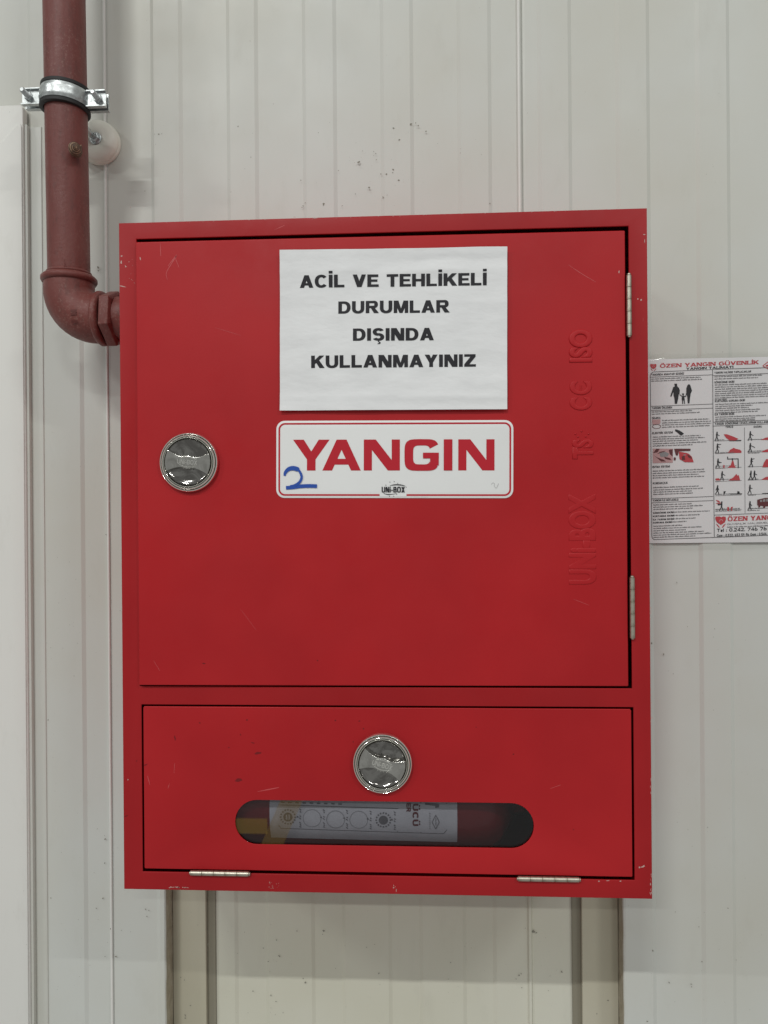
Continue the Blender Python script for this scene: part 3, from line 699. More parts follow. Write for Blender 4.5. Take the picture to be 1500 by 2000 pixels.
b = PB(); flat_polys(b, lab_polys(pol), on_cyl, .00002, .0002); o_ = b.build('printed_lines', M['ink_grey'], None, off=origin(ext)); o_.parent = label
pol = []
for cx, cy in ((610, 1597), (656, 1599), (701, 1600)):
    for k in range(20):
        a, c_ = 2 * PI * k / 20, 2 * PI * (k + 1) / 20; pol.append([(cx + q * math.cos(s_), cy + q * math.sin(s_)) for q, s_ in ((18, a), (18, c_), (17, c_), (17, a))])
b = PB(); flat_polys(b, lab_polys(pol), on_cyl, .00002, .0002); o_ = b.build('printed_circles', M['ink_soft'], None, off=origin(ext)); o_.parent = label
pol = []
for tx, x0, cap, y0, y1 in (('ÜCÜ', 806, 11, 1569, 1612), ('ER', 794, 8.5, 1568, 1584)):
    for q in line_polys(tx, y0, y1, 0, cap, .26, .22): pol.append([(x0 + v, u) for u, v in q])
b = PB(); flat_polys(b, lab_polys(pol), on_cyl, .00002, .0002); o_ = b.build('lettering', M['ink_maroon'], None, off=origin(ext)); o_.parent = label

# ------------------------------------------------------------------ white paper notice on the door
NC = Vector((.0186, 0, .7452)); tilt = R(.45)
nc = on_door(NC.x, NC.z, .0008)
note = thing('notice', 'white paper notice with four lines of black capitals on the red door', 'notice', nc, rot=(0, tilt, TH))
PW, PH = .1492, .1058
def pd(x, z):
    """gentle waves and two faint folds of the sheet (metres towards the room)"""
    v = .0018 * noise.noise((x * 9, z * 14, 1.3)) + .0012 * noise.noise((x * 18 + 3, z * 42, 7.7))
    for zf, amp, w in ((.077, .0014, .0045), (-.0885, .0015, .0045), (.092, -.0010, .004)):
        v += amp * math.exp(-((z - zf - .004 * noise.noise((x * 12, zf, 2))) / w) ** 2) * (.55 + .8 * noise.noise((x * 10, zf * 50, 4.4)))
    d = max(0, abs(z) - .088); v += d * .05
    return .0036 + v
def note_pt(x, z, lift): return (x, -(pd(x, z) + lift), z)
b = PB(); NX, NZ = 84, 64
b.grid([[note_pt(-PW + 2 * PW * i / NX, -PH + 2 * PH * k / NZ, 0) for i in range(NX + 1)] for k in range(NZ + 1)])
def child_of(pb, name, mat, par, **kw):
    o = pb.build(name, mat, None, off=Vector((0, 0, 0)), **kw); o.parent = par; return o
child_of(b, 'sheet', M['paper'], note, smooth=80)
ca = lambda X, Z: (X - NC.x, Z - NC.z)
for tx, xa, xb, zb in (('ACİL VE TEHLİKELİ', -.1042, .1412, .8013), ('DURUMLAR', -.0531, .0924, .7664), ('DIŞINDA', -.0337, .0724, .7303), ('KULLANMAYINIZ', -.0890, .1272, .6952)):
    b = PB(); pol = line_polys(tx, xa - NC.x, xb - NC.x, zb - NC.z,   .0163, .275, .20, 2.2, .105, False, 1.0 if tx[0] != 'D' or tx[1] == 'U' else .98)
    pol2 = []
    for q in pol: pol2.append(q)
    flat_polys(b, pol2, note_pt, .000008, .0003); child_of(b, 'lettering', M['ink'], note)

# ------------------------------------------------------------------ white and red sign below the notice
SC = Vector((.0188, 0, .5749)); sc_ = on_door(SC.x, SC.z, .0002)
sign = thing('sign', 'white sign with big red YANGIN lettering and a blue handwritten 2', 'sign', sc_, rot=(0, R(.55), TH))
SW, SH = .1561, .0511
b = PB(); plate(b, [rrect(-SW, -SH, SW, SH, .0112)], -.0008, .0008, .0002, 1); child_of(b, 'plate', M['vinyl'], sign, smooth=40)
b = PB(); plate(b, [rrect(-SW + .0029, -SH + .0029, SW - .0029, SH - .0029, .0088), rrect(-SW + .0051, -SH + .0051, SW - .0051, SH - .0051, .0068)[::-1]], -.00105, .0002); child_of(b, 'border_line', M['vinyl_red'], sign)
b = PB(); plate(b, [rect(-.0188, -SH + .0018, .0165, -SH + .0062)], -.0013, .0002); child_of(b, 'border_gap', M['vinyl'], sign)
sgn = lambda x, z, l: (x, -.00105 - l, z)
def sg(px, py): # layout of the sign as measured
    a = at(px, py, -.003); d = R(.55); x, z = a.x - SC.x, a.z - SC.z
    return (x * math.cos(d) - z * math.sin(d), x * math.sin(d) + z * math.cos(d))
b = PB(); pol = []
x_off = -.1152 - SC.x; zb, cap = .5601 - SC.z, .0408
for ch, xa, xb in (('Y', 572.8, 643.9), ('A', 630.0, 704.8), ('N', 710.7, 781.0), ('G', 790.0, 857.0), ('I', 866.7, 883.4), ('N', 895.0, 965.8)):
    g, w = glyph(ch, .277, .205, 4.2 if ch == 'G' else 2.4, False, {'G': 1.10, 'I': 1, 'Y': 1.25}.get(ch, 1.23))
    ux0, ux1 = sg(xa, 905)[0], sg(xb, 905)[0]
    if ch == 'I': w = .277
    pol += [[(ux0 + px_ / w * (ux1 - ux0), zb + py_ * cap) for px_, py_ in q] for q in g]
flat_polys(b, pol, sgn, .000012); child_of(b, 'lettering', M['vinyl_red'], sign)
b = PB(); z6 = lambda x, y: sg(530 + x / 6, 810 + y / 6)
up = smooth_path([z6(160, 718), z6(168, 680), z6(205, 640), z6(260, 628), z6(315, 645), z6(348, 690), z6(358, 740), z6(335, 790), z6(285, 828), z6(225, 846)], 5)
n_ = len(up); wd = [(.0012 + .0034 * math.sin(PI * min(1, (i + 2) / n_ * 1.25) * .9 + .05) if i < n_ * .45 else .0024 + .0022 * max(0, (i - n_ * .6) / n_)) * 1.3 for i in range(n_)]
pol = ribbon(up, wd) + ribbon(smooth_path([z6(176, 857), z6(250, 852), z6(340, 840), z6(440, 835), z6(538, 838)], 4), .0048)
flat_polys(b, pol, sgn, .000012, .0006); child_of(b, 'handwritten_number', M['marker'], sign)
b = PB(); z5 = lambda x, y: sg(720 + x / 5.172, 920 + y / 5.172)
a0, a1 = z5(132, 216), z5(366, 216); pol = line_polys('UNi-BOX', a0[0], a1[0], a0[1], (216 - 160) / 5.172 * .000677, .26, .17, 3.6, .10, False, .9)
arc = smooth_path([z5(212, 150), z5(250, 140), z5(300, 138), z5(345, 144), z5(372, 152)], 4); pol += ribbon(arc, [.0003 + .0009 * math.sin(PI * i / (len(arc) - 1)) for i in range(len(arc))])
arc = smooth_path([z5(150, 226), z5(190, 236), z5(230, 236), z5(288, 228)], 5); pol += ribbon(arc, [.0003 + .0008 * math.sin(PI * i / (len(arc) - 1)) for i in range(len(arc))])
for x, y in ((175, 143), (215, 112), (258, 106), (293, 124), (285, 238), (212, 254), (253, 254), (379, 163)):
    for a in (0, .8):
        cx, cz = z5(x, y); pol.append([(cx + .0006 * math.cos(a + k * PI / 2), cz + .0006 * math.sin(a + k * PI / 2)) for k in range(4)])
flat_polys(b, pol, sgn, .000012, .0004); child_of(b, 'logo', M['ink'], sign)
b = PB(); pol = ribbon(smooth_path([z5(1242, 138), z5(1246, 124), z5(1262, 120), z5(1272, 132), z5(1268, 150), z5(1290, 172), z5(1312, 126)], 4), .00045); flat_polys(b, pol, sgn, .000012, .0002)
child_of(b, 'pencilled_number', M['pencil'], sign)
b = PB(); pol = []
x = 415.0
while x < 600:
    w = random.uniform(4, 9); p0_, p1_ = z5(x, 254), z5(x + w, 260); pol.append([p0_, (p1_[0], p0_[1]), p1_, (p0_[0], p1_[1])]); x += w + random.uniform(2, 4)
flat_polys(b, pol, sgn, .000012, .0003); child_of(b, 'small_print', M['vinyl'], sign)

# ------------------------------------------------------------------ laminated instruction poster
PY = WY - .0045
pp = at(1300, 1062, PY)
pos = thing('poster', 'laminated white fire instruction poster beside the right edge of the cabinet', 'poster', (.62, PY, pp.z))
tl_, bl_ = at(1266, 702, PY), at(1266, 1061, PY); tr_ = at(1500, 697, PY); k_ = (tr_ - tl_) / (tr_.x - tl_.x)
PX1 = .835
def pwave(x, z): return .0009 * noise.noise((x * 9, z * 7, 3))
X0 = tl_.x - .022
def prow(f, n=40):
    return [(X0 + (PX1 - X0) * i / n, bl_.z + (tl_.z - bl_.z) * f + k_.z * (X0 + (PX1 - X0) * i / n - tl_.x)) for i in range(n + 1)]
b = PB(); b.grid([[(x, PY - pwave(x, z), z) for x, z in prow(f / 30)] for f in range(31)])
b.build('sheet', M['poster'], pos, smooth=80, fix=False)
b = PB(); rows = []
for f in range(41):
    ff = -.035 + 1.065 * f / 40; r_ = []
    for x, z in prow(ff, 60):
        e_ = max(0, ff - 1.0) / .03 + max(0, -ff) / .035
        sag = .0035 * noise.noise((x * 7, 2, 5)) * e_
        r_.append((x, PY - .0018 - pwave(x, z) + min(e_, 1.2) * (.0030 + .0022 * noise.noise((x * 26, z * 8, 1))), z + (sag if ff < .5 else sag * .6)))
    rows.append(r_)
b.grid(rows); b.build('lamination_film', M['film'], pos, smooth=80, fix=False)
def pz(px, py):
    p = at(px, py, PY); return (p.x, p.z)
def pf(x, z, l): return (x, PY - .0004 - pwave(x, z) - l, z)
def sk(px): return -(px - 1275) * 8.5 / 225                 # the print runs slightly uphill
PRN = [0]
def printed(name, mat, polys):
    PRN[0] += 1
    b_ = PB(); q2 = [[pz(x, y) for x, y in q] for q in polys]; flat_polys(b_, q2, pf, .000004, .00005 + PRN[0] * .000005); return b_.build(name, mat, pos)
L_ = lambda x0, y0, x1, y1, w=1.0: ribbon([(x0, y0), (x1, y1)], w)
hl = lambda x0, x1, y, w=1.0: ribbon([(x0, y + sk(x0)), ((x0 + x1) / 2, y + sk((x0 + x1) / 2)), (x1, y + sk(x1))], w)
pol = []
pol += hl(1276, 1640, 726.5, 1.2) + hl(1270, 1392, 736.5) + hl(1392, 1640, 738, 1.0) + hl(1271, 1392, 793.5) + hl(1271, 1392, 801.5) + hl(1393, 1640, 829, 1.0) + hl(1393, 1640, 836.5) + hl(1273, 1393, 974) + hl(1273, 1393, 982) + hl(1395, 1640, 1010.5) + hl(1278, 1640, 1054, 1.2)
pol += smooth_path and ribbon([(1270, 735), (1270, 733), (1272, 729), (1276, 726.5)], 1.2) + L_(1270, 735, 1273, 1046, 1.2) + ribbon([(1273, 1046), (1274, 1051), (1278, 1054)], 1.2) + L_(1391.5, 722, 1395, 1049, 1.2) + L_(1454, 835, 1455, 1002, .8)
for y in (866, 890.5, 919, 945, 973, 1001):
    pol += hl(1397, 1448, y, .7) + hl(1460, 1640, y, .7)
printed('ruled_lines', M['ink_grey'], pol)
def ptext(tx, x0, x1, y, cap, sv=.24, sh=.2, n=2.4, serif=False, ws=1.0):
    return [[(x, y - v + sk(x)) for x, v in q] for q in line_polys(tx, x0, x1, 0, cap, sv, sh, n, .12, serif, ws)]
printed('lettering', M['ink_red'], ptext('ÖZEN YANGIN GÜVENLİK', 1289, 1482, 718.8, 7.2, .27, .17, 2.4, True, 1.25))
printed('lettering', M['ink_red'], ptext('ÖZEN YANGIN GÜVENLİK', 1421, 1600, 1023.6, 8.8, .27, .17, 2.4, True, 1.1))
printed('lettering', M['ink'], ptext('YANGIN TALİMATI', 1340, 1432, 725.0, 4.4, .27, .2, 2.4, True, 1.3))
pol = ptext('Tel : 0.242. 746 76', 1400, 1497, 1044, 6.6, .22, .2, 2.4, False, 1.25)
pol += ptext('Gsm : 0.532. 653 59 96 Gsm : 0.544. 509', 1400, 1510, 1053.4, 5.2, .22, .18)
for tx, x0, x1, y in (('YANGINDA ANAHTAR SİZSİNİZ', 1272, 1336, 733.8), ('YANGINI ÖNLEMEK', 1273, 1313, 799.0), ('SİGARA', 1273.5, 1290, 818.5), ('ELEKTRİK SİSTEMİ', 1274, 1314, 848), ('ISITMA SİSTEMİ', 1274, 1308, 914), ('KUNDAKÇILIK', 1275, 1304, 946), ('YANGIN İLE MÜCADELE', 1275, 1325, 979.5), ('YANGIN HALİNDE YAPILACAKLAR', 1395, 1467, 734.6), ('SÖNDÜRME EKİBİ', 1395, 1434, 753.5), ('KURTARMA KORUMA EKİBİ', 1396, 1455, 790.3), ('İLK YARDIM EKİBİ', 1396, 1434, 816), ('YANGIN SÖNDÜRME CİHAZLARININ KULLANIMI', 1396, 1504, 834.5), ('YANLIŞ', 1417, 1432, 841), ('DOĞRU', 1472, 1488, 843)):
    pol += ptext(tx, x0, x1, y, 3.9, .22, .18)
for y in (1003.5, 1010, 1016.5, 1022.5): pol += ptext('EKİBİ', 1303 - (4 if y > 1020 else 0), 1316 - (4 if y > 1020 else 0), y, 3, .26, .2) + ptext(('SÖNDÜRME', 'KURTARMA', 'İLK YARDIM', 'KORUMA')[int((y - 1003) / 6)], 1275, 1301 - (4 if y > 1020 else 0), y, 3, .26, .2)
printed('headings', M['ink'], pol)
def body(x0, x1, y, h=2.3):
    """one line of small illegible print: letter-sized ticks grouped into words"""
    out = []; x = x0
    while x < x1:
        n = random.randint(3, 9)
        for k in range(n):
            if x > x1: break
            w = random.uniform(.7, 1.3); hh_ = h * random.choice((.7, .7, .75, 1.0)); s_ = sk(x)
            out.append([(x, y + s_), (x + w, y + s_), (x + w, y - hh_ + s_), (x, y - hh_ + s_)]); x += w + .32
        x += 1.0
    return out
pol = []
for x0, x1, y in ((1272, 1367, 741.5), (1272, 1370, 745.6), (1273, 1352, 805.8), (1273, 1366, 810), (1293, 1385, 823.4), (1293, 1388, 828), (1293, 1389, 832), (1293, 1386, 836.5), (1275, 1368, 855), (1275, 1376, 859.2), (1275, 1363, 863.4), (1275, 1380, 868), (1275, 1352, 872.5), (1275, 1374, 921.4), (1275, 1378, 926), (1275, 1364, 930.4), (1275, 1374, 934.8), (1276, 1364, 953.8), (1276, 1372, 958.4), (1276, 1352, 962.6), (1276, 1352, 967), (1276, 1351, 987.6), (1276, 1372, 992), (1276, 1352, 996.4), (1311, 1385, 1003), (1311, 1366, 1009.6), (1311, 1358, 1016), (1311, 1340, 1022), (1276, 1333, 1029), (1276, 1370, 1033.5), (1276, 1340, 1038), (1276, 1374, 1042.4), (1276, 1388, 1046.6), (1276, 1358, 1050.8),
                  (1395, 1489, 741.8), (1395, 1481, 746.2), (1396, 1496, 758), (1396, 1530, 762.2), (1396, 1530, 766.4), (1396, 1530, 770.6), (1396, 1530, 774.8), (1396, 1530, 779), (1396, 1530, 783.2), (1396, 1419, 786.3), (1397, 1530, 795.8), (1397, 1470, 799.8), (1397, 1462, 803.8), (1397, 1484, 808), (1397, 1480, 812), (1397, 1496, 820.6), (1397, 1475, 824.6), (1397, 1475, 828)):
    pol += body(x0, x1, y - .3)
for x0, x1, y in ((1397, 1414, 864.5), (1460, 1488, 866.5), (1397, 1436, 889.6), (1460, 1492, 889), (1461, 1483, 893), (1397, 1438, 916), (1397, 1416, 920), (1461, 1470, 919), (1397, 1440, 942), (1397, 1405, 946), (1461, 1480, 944), (1461, 1475, 975), (1397, 1430, 971), (1397, 1444, 1000), (1397, 1446, 1004), (1461, 1490, 1001), (1461, 1483, 1005)): pol += body(x0, x1, y, 1.7)
pol += ptext('GÜVENLİK MALZEMELERİ', 1420, 1512, 1030.8, 3.2, .13, .13, 2.4, False, 1.2) + body(1420, 1510, 1036, 2.4)
printed('small_print', M['ink_grey'], pol)
# pictures on the poster
def shift(pts, ox, oy, s=1.0): return [(ox + x * s, oy + y * s) for x, y in pts]
zl = lambda pts: [(1260 + x / 10.53, 690 + y / 10.53) for x, y in pts]
zr = lambda pts: [(1380 + x / 8.333, 820 + y / 8.333) for x, y in pts]
zb_ = lambda pts: [(1260 + x / 8.333, 820 + y / 8.333) for x, y in pts]
def limb(pts, w): return ribbon(pts, w)
def disc(cx, cy, r, n=10, ry=None): return [[(cx + r * math.cos(2 * PI * k / n), cy + (ry or r) * math.sin(2 * PI * k / n)) for k in range(n)]]
printed('printed_family', M['ink'], [zl(q) for q in ([(580, 690), (660, 680), (700, 720), (690, 850), (585, 850), (575, 760)], [(580, 850), (690, 850), (680, 930), (655, 1040), (610, 1040), (600, 930)], [(580, 690), (600, 740), (540, 895), (515, 885)], [(690, 700), (712, 760), (705, 840), (690, 840)], [(600, 625), (655, 625), (660, 670), (640, 695), (605, 680)],
                         [(875, 650), (900, 635), (925, 655), (940, 700), (962, 770), (935, 830), (920, 930), (910, 1030), (875, 1030), (865, 900), (845, 820), (845, 720)], [(845, 800), (860, 810), (840, 890), (828, 880)], [(755, 825), (800, 825), (795, 865), (765, 865)], [(755, 880), (800, 870), (815, 970), (750, 965)], [(710, 840), (760, 880), (755, 895), (705, 855)], [(800, 880), (835, 880), (835, 900), (800, 900)], [(760, 960), (785, 965), (780, 1040), (762, 1040)], [(795, 965), (812, 965), (820, 1040), (803, 1040)])])
printed('printed_bulb', M['ink'], [zb_(q) for q in ([(490, 155), (520, 160), (560, 175), (600, 200), (632, 225), (590, 255), (560, 240), (520, 205), (485, 180)],)])
def man(x, y, s, arms, legs):
    q = disc(x + 5 * s, y - 33 * s, 2.6 * s, 8); q += limb([(x + 5 * s, y - 31 * s), (x + 4 * s, y - 24 * s), (x + 4 * s, y - 14 * s)], [5 * s, 6.4 * s, 5 * s])
    for a in arms: q += limb([(x + 4 * s, y - 27 * s)] + [(x + px * s, y - py * s) for px, py in a], 2.4 * s)
    for a in legs: q += limb([(x + 4 * s, y - 15 * s)] + [(x + px * s, y - py * s) for px, py in a], 3.0 * s)
    return q
for x, y, arms in ((1398, 861.5, [[(10, 22), (14, 20)]]), (1399, 884.6, [[(4, 32), (18, 32)], [(12, 20)]]), (1400, 914, [[(10, 22), (18, 20)], [(12, 17)]]), (1408, 938.5, [[(10, 22), (16, 19)]]), (1399, 966, [[(0, 22), (-2, 16)], [(8, 22), (9, 16)]]), (1407, 997.5, [[(-4, 24), (-11, 25)], [(-4, 21), (-10, 22)]]), (1463, 860.5, [[(10, 22), (16, 18)]]), (1463, 883.5, [[(10, 24), (22, 18)]]), (1465, 912.5, [[(8, 30), (16, 32)], [(10, 20)]]), (1464, 937.5, [[(0, 20)]]), (1471, 937.5, [[(8, 22), (14, 19)]]), (1462, 965, [[(8, 22), (14, 21)]]), (1462, 997, [[(8, 22), (12, 20), (8, 16)]])):
    printed('printed_firefighter', M['ink'], man(x, y, .52, arms, [[(0, 8), (-4, 0)], [(8, 8), (9, 0)]]))
pol = [zr(q) for q in ([(380, 1200), (575, 1196), (575, 1210), (380, 1214)], [(900, 1195), (1000, 1190), (1100, 1190), (1100, 1206), (900, 1208)], [(370, 335), (565, 330), (565, 345), (370, 347)], [(275, 1165), (312, 1160), (290, 1220), (275, 1220)], [(500, 1160), (530, 1165), (540, 1198), (495, 1198)])]
pol += [zr(q) for q in ([(335, 600), (350, 600), (350, 645), (335, 645)], [(335, 632), (520, 628), (520, 640), (335, 645)], [(505, 632), (520, 632), (522, 785), (506, 785)], [(410, 625), (432, 625), (428, 665), (414, 665)])]
for q in pol: printed('printed_shape', M['ink'], [q])
def flame(pts): return zr(pts)
pol = [flame(q) for q in ([(280, 235), (330, 235), (430, 270), (520, 310), (470, 335), (370, 333), (315, 290)], [(345, 538), (380, 490), (440, 455), (470, 470), (540, 485), (568, 510), (565, 538)], [(340, 780), (390, 740), (415, 665), (435, 665), (450, 735), (475, 780)], [(355, 985), (430, 940), (485, 880), (500, 910), (520, 895), (545, 985)], [(880, 325), (960, 290), (1000, 285), (1080, 290), (1080, 330)], [(885, 525), (950, 490), (1000, 475), (1080, 480), (1080, 528)], [(905, 772), (930, 700), (965, 640), (1000, 640), (1080, 700), (1080, 772)], [(885, 975), (960, 930), (1000, 925), (1080, 935), (1080, 978)], [(335, 1418), (365, 1418), (362, 1480), (335, 1480)], [(395, 1418), (430, 1415), (425, 1430), (412, 1432), (414, 1480), (396, 1480)], [(145, 1305), (190, 1312), (230, 1345), (180, 1335)], [(145, 1360), (200, 1345), (235, 1360), (170, 1365)], [(145, 955), (200, 950), (225, 985), (150, 985)], [(270, 735), (292, 735), (290, 785), (272, 785)])]
for q in pol: printed('printed_flame', M['ink_red'], [q])
pol = [zb_(q) for q in ([(545, 515), (700, 545), (760, 600), (790, 690), (650, 690), (560, 640)],)]
printed('printed_photo', M['ink_red'], pol)
for ox, oy, s in ((1269.6, 711.5, .50), (1397, 1009.5, .83)):
    hs = [(0, 0), (3, -1), (10, -1), (14, 1), (18, -1), (24, 0), (25, 6), (22, 13), (13, 19), (4, 13), (0, 6)]
    h_ = [(ox + x * s, oy + y * s) for x, y in hs]; pol = [h_]
    pol += [[(ox + x * s, oy + y * s) for x, y in q] for q in ([(1, 16), (5, 18), (11, 25), (8, 25)], [(25, 16), (20, 18), (15, 25), (18, 25)])]
    printed('logo', M['ink_red'], pol)
pol = []
dm = [(1489.5, 722), (1500, 714), (1511, 720), (1500, 728)]
for k in range(4): pol += ribbon([(dm[k][0], dm[k][1] - 7.4), (dm[(k + 1) % 4][0], dm[(k + 1) % 4][1] - 7.4)], 1.3)
pol += [[(1495, 713), (1504, 712), (1503, 715), (1496, 716)]]
printed('diamond_mark', M['ink_red'], pol)
for q in [zb_([(125, 470), (450, 470), (450, 695), (125, 705)]), zl([(145, 1365), (315, 1360), (315, 1440), (240, 1470), (145, 1460)])]: printed('printed_photo', M['ink_pink'], [q])
for ox, oy, k in ((1269.6, 711.5, .50), (1397, 1009.5, .83)): printed('logo_mark', M['ink_pink'], ribbon([(ox + x * k, oy + y * k) for x, y in ((9, 11), (11, 7), (15, 6), (17, 10))], 1.5 * k))
for q in ([(125, 545), (180, 470), (235, 475), (200, 530)], [(140, 580), (260, 680), (340, 680), (300, 650), (190, 610)], [(380, 490), (448, 475), (445, 600), (400, 560)], [(190, 560), (240, 520), (330, 505), (300, 530)], [(300, 600), (400, 620), (430, 660), (330, 640)], [(470, 470), (740, 470), (735, 505), (545, 512), (530, 580), (500, 580)], [(465, 610), (500, 615), (495, 660), (465, 660)], [(590, 600), (640, 580), (650, 650), (600, 660)], [(680, 560), (740, 590), (760, 640), (700, 610)]): printed('printed_patch', M['ink_maroon'], [zb_(q)])
printed('printed_van', M['ink_maroon'], [zr(q) for q in ([(820, 1300), (950, 1270), (1100, 1268), (1100, 1400), (950, 1410), (820, 1390)], [(835, 1395), (875, 1395), (865, 1425), (840, 1425)], [(915, 1400), (955, 1400), (945, 1435), (920, 1435)])])
pol = []
for k in range(18):
    a, c_ = 2 * PI * k / 18, 2 * PI * (k + 1) / 18
    pol.append(zl([(235 + 90 * math.cos(a), 1505 + 48 * math.sin(a)), (235 + 90 * math.cos(c_), 1505 + 48 * math.sin(c_)), (235 + 78 * math.cos(c_), 1505 + 40 * math.sin(c_)), (235 + 78 * math.cos(a), 1505 + 40 * math.sin(a))]))
printed('printed_ashtray', M['ink_maroon'], pol)
for q in [zr(p) for p in ([(865, 1305), (895, 1300), (897, 1335), (866, 1338)], [(910, 1295), (950, 1288), (952, 1330), (911, 1334)], [(965, 1286), (1060, 1282), (1060, 1328), (967, 1330)])] + [zb_(p) for p in ([(230, 540), (330, 520), (390, 550), (360, 600), (250, 605)], [(610, 570), (660, 560), (650, 585)])]: printed('printed_patch', M['ink_soft'], [q])

# ------------------------------------------------------------------ brown-red water pipe with elbow
AX = .112
PT = Vector((-.4800, AX, 1.62)); PE = Vector((-.4722, AX, .857))
pipe = thing('water_pipe', 'dull brown-red steel water pipe dropping into an elbow beside the cabinet', 'pipe', (-.473, AX, .76))
b = PB(); ax_ = (PE - PT).normalized(); b.tube([PT, PT + (PE - PT) * .5, PE - ax_ * .01], .03025, 40); b.build('pipe', M['pipe'], pipe, smooth=50)
b = PB(); cz = .7985; bx_ = .044; path = [(-.4722, AX, cz + .058), (-.4722, AX, cz + .044)]
for k in range(1, 12):
    a = PI / 2 * k / 12; path.append((-.4722 + bx_ - bx_ * math.cos(a), AX, cz + .044 - bx_ * math.sin(a)))
path += [(-.4722 + bx_, AX, cz), (-.4722 + bx_ + .004, AX, cz)]
b.tube(path, [.0360] + [.0365] * (len(path) - 2) + [.0360], 40); b.build('elbow', M['pipe'], pipe, smooth=60)
b = PB(); b.lathe([(.0330, 0), (.0385, .001), (.0402, .004), (.0400, .008), (.0370, .011), (.0325, .0115)], (-.4722, AX, cz + .0535), (0, 0, 1), 48); b.build('bead', M['pipe'], pipe, smooth=60)
b = PB(); b.lathe([(.0345, 0), (.0385, .001), (.0405, .004), (.0402, .008), (.0385, .011), (.0325, .0115)], (-.4722 + bx_ + .001, AX, cz), (1, 0, 0), 48); b.build('bead', M['pipe'], pipe, smooth=60)
b = PB(); b.lathe([(.0312, 0), (.0326, .002), (.0330, .004), (.0318, .006)], (-.4720, AX, cz + .0645), (0, 0, 1), 40)
pts = []
for k in range(90):
    a = k * .55; pts.append((-.4722 + .0322 * math.cos(a), AX + .0322 * math.sin(a), cz + .0665 + .0022 * math.sin(k * 1.7) + .0009 * noise.noise((k * .9, 0, 0))))
b.tube(pts, .0007, 5)
b.tube(smooth_path([(-.4640, AX - .0312, cz + .068), (-.4625, AX - .0335, cz + .074), (-.4655, AX - .0340, cz + .079), (-.4665, AX - .0335, cz + .084)], 4), .0005, 5); b.build('thread_fibres', M['pipe'], pipe, smooth=60)
hx = -.4722 + bx_ + .0132
b = PB(); rows = []
def hexr(rad, x, ph): return [(x, AX + rad * math.cos(2 * PI * k / 6 + ph), cz + rad * math.sin(2 * PI * k / 6 + ph)) for k in range(6)]
b.grid([hexr(.034, hx, .42), hexr(.0425, hx + .003, .42), hexr(.0425, hx + .017, .42), hexr(.036, hx + .0195, .42)], wrap=True); b.poly(hexr(.036, hx + .0195, .42)); b.build('hex_nipple', M['pipe'], pipe, smooth=20, bevel=.0012)
b = PB(); b.tube([(hx + .018, AX, cz), (-.3500, AX, cz)], .0318, 36); b.build('inlet', M['pipe'], pipe, smooth=50)
# small cast letters on the elbow
b = PB()
for k, tx in enumerate(('I', 'M')):
    for q in line_polys(tx, 0, .0035 if tx == 'I' else .008, 0, .009, .3, .2):
        pp_ = []
        for x, z in q:
            zz = -.014 + k * .011 + x; xx = .028 - z
            rr = math.sqrt(max(1e-6, .0369 ** 2 - (zz) ** 2)); pp_.append((-.4722 + xx, AX - rr, cz + zz))
        b.poly(pp_)
b.build('cast_mark', plain('worn_primer', (.12, .032, .028), .6, .3), pipe)

# ------------------------------------------------------------------ pipe clamp
CZ = 1.128; CX = -.4752
cl = thing('pipe_clamp', 'zinc plated pipe clamp with black rubber lining holding the brown-red pipe', 'clamp', (CX, AX, CZ))
ctr = Vector((CX, AX, CZ))
TILT = Matrix.Rotation(R(4), 3, 'Y')
b = PB(); b.lathe([(.0303, -.0175), (.0335, -.0178), (.0362, -.0165), (.0362, -.0120), (.0338, -.0110), (.0338, .0110), (.0362, .0120), (.0362, .0165), (.0335, .0178), (.0303, .0175)], ctr, TILT @ Vector((0, 0, 1)), 56, False); b.build('rubber_lining', M['rubber'], cl, smooth=50)
def half(sgn_):
    b_ = PB(); ax2 = TILT @ Vector((0, 0, 1)); rows = []
    n = 28; pr = [(.0340, -.0105), (.0358, -.0108), (.0366, -.0075), (.0374, -.004), (.0362, 0), (.0374, .004), (.0366, .0075), (.0358, .0108), (.0340, .0105)]
    for k in range(n + 1):
        a = R(4) + (PI - R(8)) * k / n
        dr = TILT @ Vector((math.cos(a), sgn_ * math.sin(a), 0)); rows.append([ctr + dr * r + ax2 * h for r, h in pr])
    b_.grid(rows, wrap=True); b_.poly(rows[0]); b_.poly(rows[-1]); 
    for s_ in (1, -1):
        d0 = TILT @ Vector((s_, 0, 0))
        c0 = ctr + d0 * .0355; 
        y0, y1 = (AX - .0062, AX - .0032) if sgn_ < 0 else (AX + .0032, AX + .0062)
        x0, x1 = sorted((c0.x, c0.x + s_ * .0285)); zc = c0.z - s_ * .0009
        b_.box(x0, x1, y0, y1, zc - .0105, zc + .0105)
        b_.box(x0, x1, y0 - (.0042 if sgn_ < 0 else 0), y1 + (0 if sgn_ < 0 else .0042), zc + .0105, zc + .0122); b_.box(x0, x1, y0 - (.0042 if sgn_ < 0 else 0), y1 + (0 if sgn_ < 0 else .0042), zc - .0122, zc - .0105)
    return b_
for sg_ in (-1, 1): half(sg_).build('clamp_half', M['zinc'], cl, smooth=35)
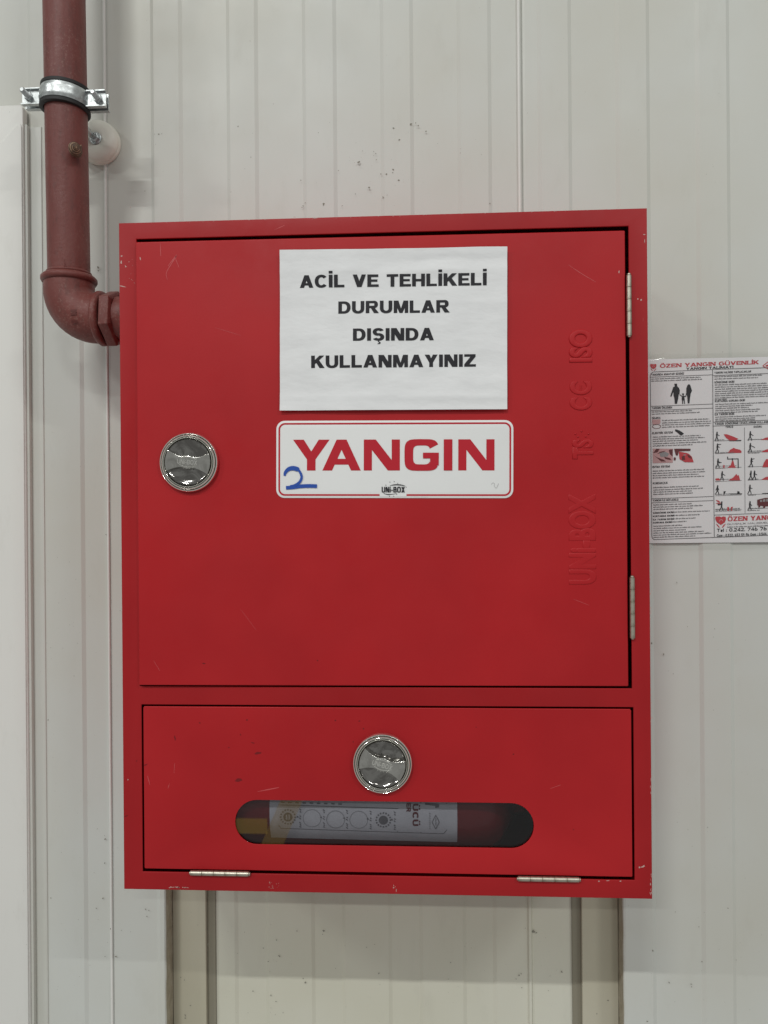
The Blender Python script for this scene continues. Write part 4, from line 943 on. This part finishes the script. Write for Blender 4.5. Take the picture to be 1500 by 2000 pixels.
for s_ in (1, -1):
    c0 = Vector((CX + s_ * .053, AX, CZ - s_ * .0036))
    b = PB(); pr = [(.0034, -.010)]
    for k in range(16): pr += [(.0042, .0065 + k * .0013), (.0035, .00715 + k * .0013)]
    pr.append((.0026, .0280)); b.lathe(pr, c0, (0, -1, 0), 16)
    bo = b.build('bolt', M['zinc'], cl, smooth=40)
    b = PB(); b.lathe([(.0056, .0063), (.0064, .0070), (.0064, .0110), (.0054, .0118)], c0, (0, -1, 0), 6); o_ = b.build('nut', M['zinc'], None, off=origin(cl), smooth=25); o_.parent = bo
# hanger rod to the wall, its ivory washer and end nut
wc = at(188, 272, .2)
b = PB(); b.tube([(CX + .003, AX + .034, CZ - .002), (wc.x - .006, .172, wc.z + .006), (wc.x - .003, .196, wc.z + .001)], .0045, 14); b.box(wc.x - .0075, wc.x + .0035, .150, .1515, wc.z - .004, CZ + .004); b.build('hanger_rod', M['zinc'], cl, smooth=40)
b = PB(); b.lathe([(.0325, 0), (.0340, .0010), (.0343, .0065), (.0335, .0078), (.0330, .0082), (.0335, .0088), (.0338, .0120), (.0328, .0165), (.0298, .0198), (.022, .0222), (.012, .0228), (.010, .0215), (0, .0215)], (wc.x - .0005, WY - .0008, wc.z), (0, -1, 0), 56); b.build('wall_washer', M['ivory'], cl, smooth=50)
b = PB(); b.lathe([(.0098, .021), (.0100, .0240), (.0088, .0250), (.0088, .0252)], (wc.x, WY, wc.z), (0, -1, 0), 28); b.lathe([(.0068, .025), (.0074, .026), (.0074, .0295), (.006, .0305), (.0035, .0306), (.0035, .0345), (.002, .035)], (wc.x, WY, wc.z), (0, -1, 0), 6); b.build('end_nut', M['zinc'], cl, smooth=25)

# ------------------------------------------------------------------ snail on the pipe
sp = at(143, 287, AX - .040)
sn = thing('snail', 'small striped brown snail stuck to the front of the red-brown pipe', 'snail', (sp.x, AX - .030, sp.z))
b = PB(); rows = []
A3 = Vector((.62, -.70, -.16)).normalized(); U3 = A3.cross(Vector((0, 0, 1))).normalized(); V3 = A3.cross(U3)
turns = 3.6; N = 150
for i in range(N + 1):
    t_ = i / N; th = turns * 2 * PI * t_; g = math.exp(-1.9 * (1 - t_) ) if True else 1
    g = .10 + .90 * t_ ** 1.25; rho = .0074 * g; rt = .0033 * g + .0004
    c3 = Vector((0, 0, 0)) + (U3 * math.cos(th) + V3 * math.sin(th)) * rho + A3 * (.0078 * (1 - g))
    rad = (U3 * math.cos(th) + V3 * math.sin(th))
    row = []
    for k in range(14):
        a = 2 * PI * k / 14; row.append(Vector((sp.x, sp.y + .004, sp.z)) + c3 + rad * rt * math.cos(a) + A3 * rt * 1.05 * math.sin(a))
    rows.append(row)
b.grid(rows, wrap=True); b.poly(rows[0]); b.poly(rows[-1]); b.build('shell', M['snail'], sn, smooth=70)
b = PB(); rows_last = rows[-1]; rim = rows_last; b.tube(list(rim) + [rim[0]], .0006, 6, False)
b.build('shell_lip', plain('pale_shell_lip', (.36, .26, .18), .5, .4), sn, smooth=60)
b = PB(); pth = [(rows[i][1] + rows[i][2]) / 2 for i in range(20, len(rows), 2)]; b.tube(pth, .00055, 6); pth = [rows[i][4] for i in range(40, len(rows), 2)]; b.tube(pth, .00045, 6)
b.build('spiral_band', plain('dark_shell_band', (.055, .028, .018), .5, .4), sn, smooth=60)
b = PB(); b.lathe([(.0075, -.010), (.0088, -.004), (.0080, .001), (.004, .004)], Vector((sp.x - .001, sp.y + .006, sp.z - .001)), (0, -1, 0), 20); b.build('foot', plain('dried_foot', (.14, .09, .06), .7, .3), sn, smooth=60)
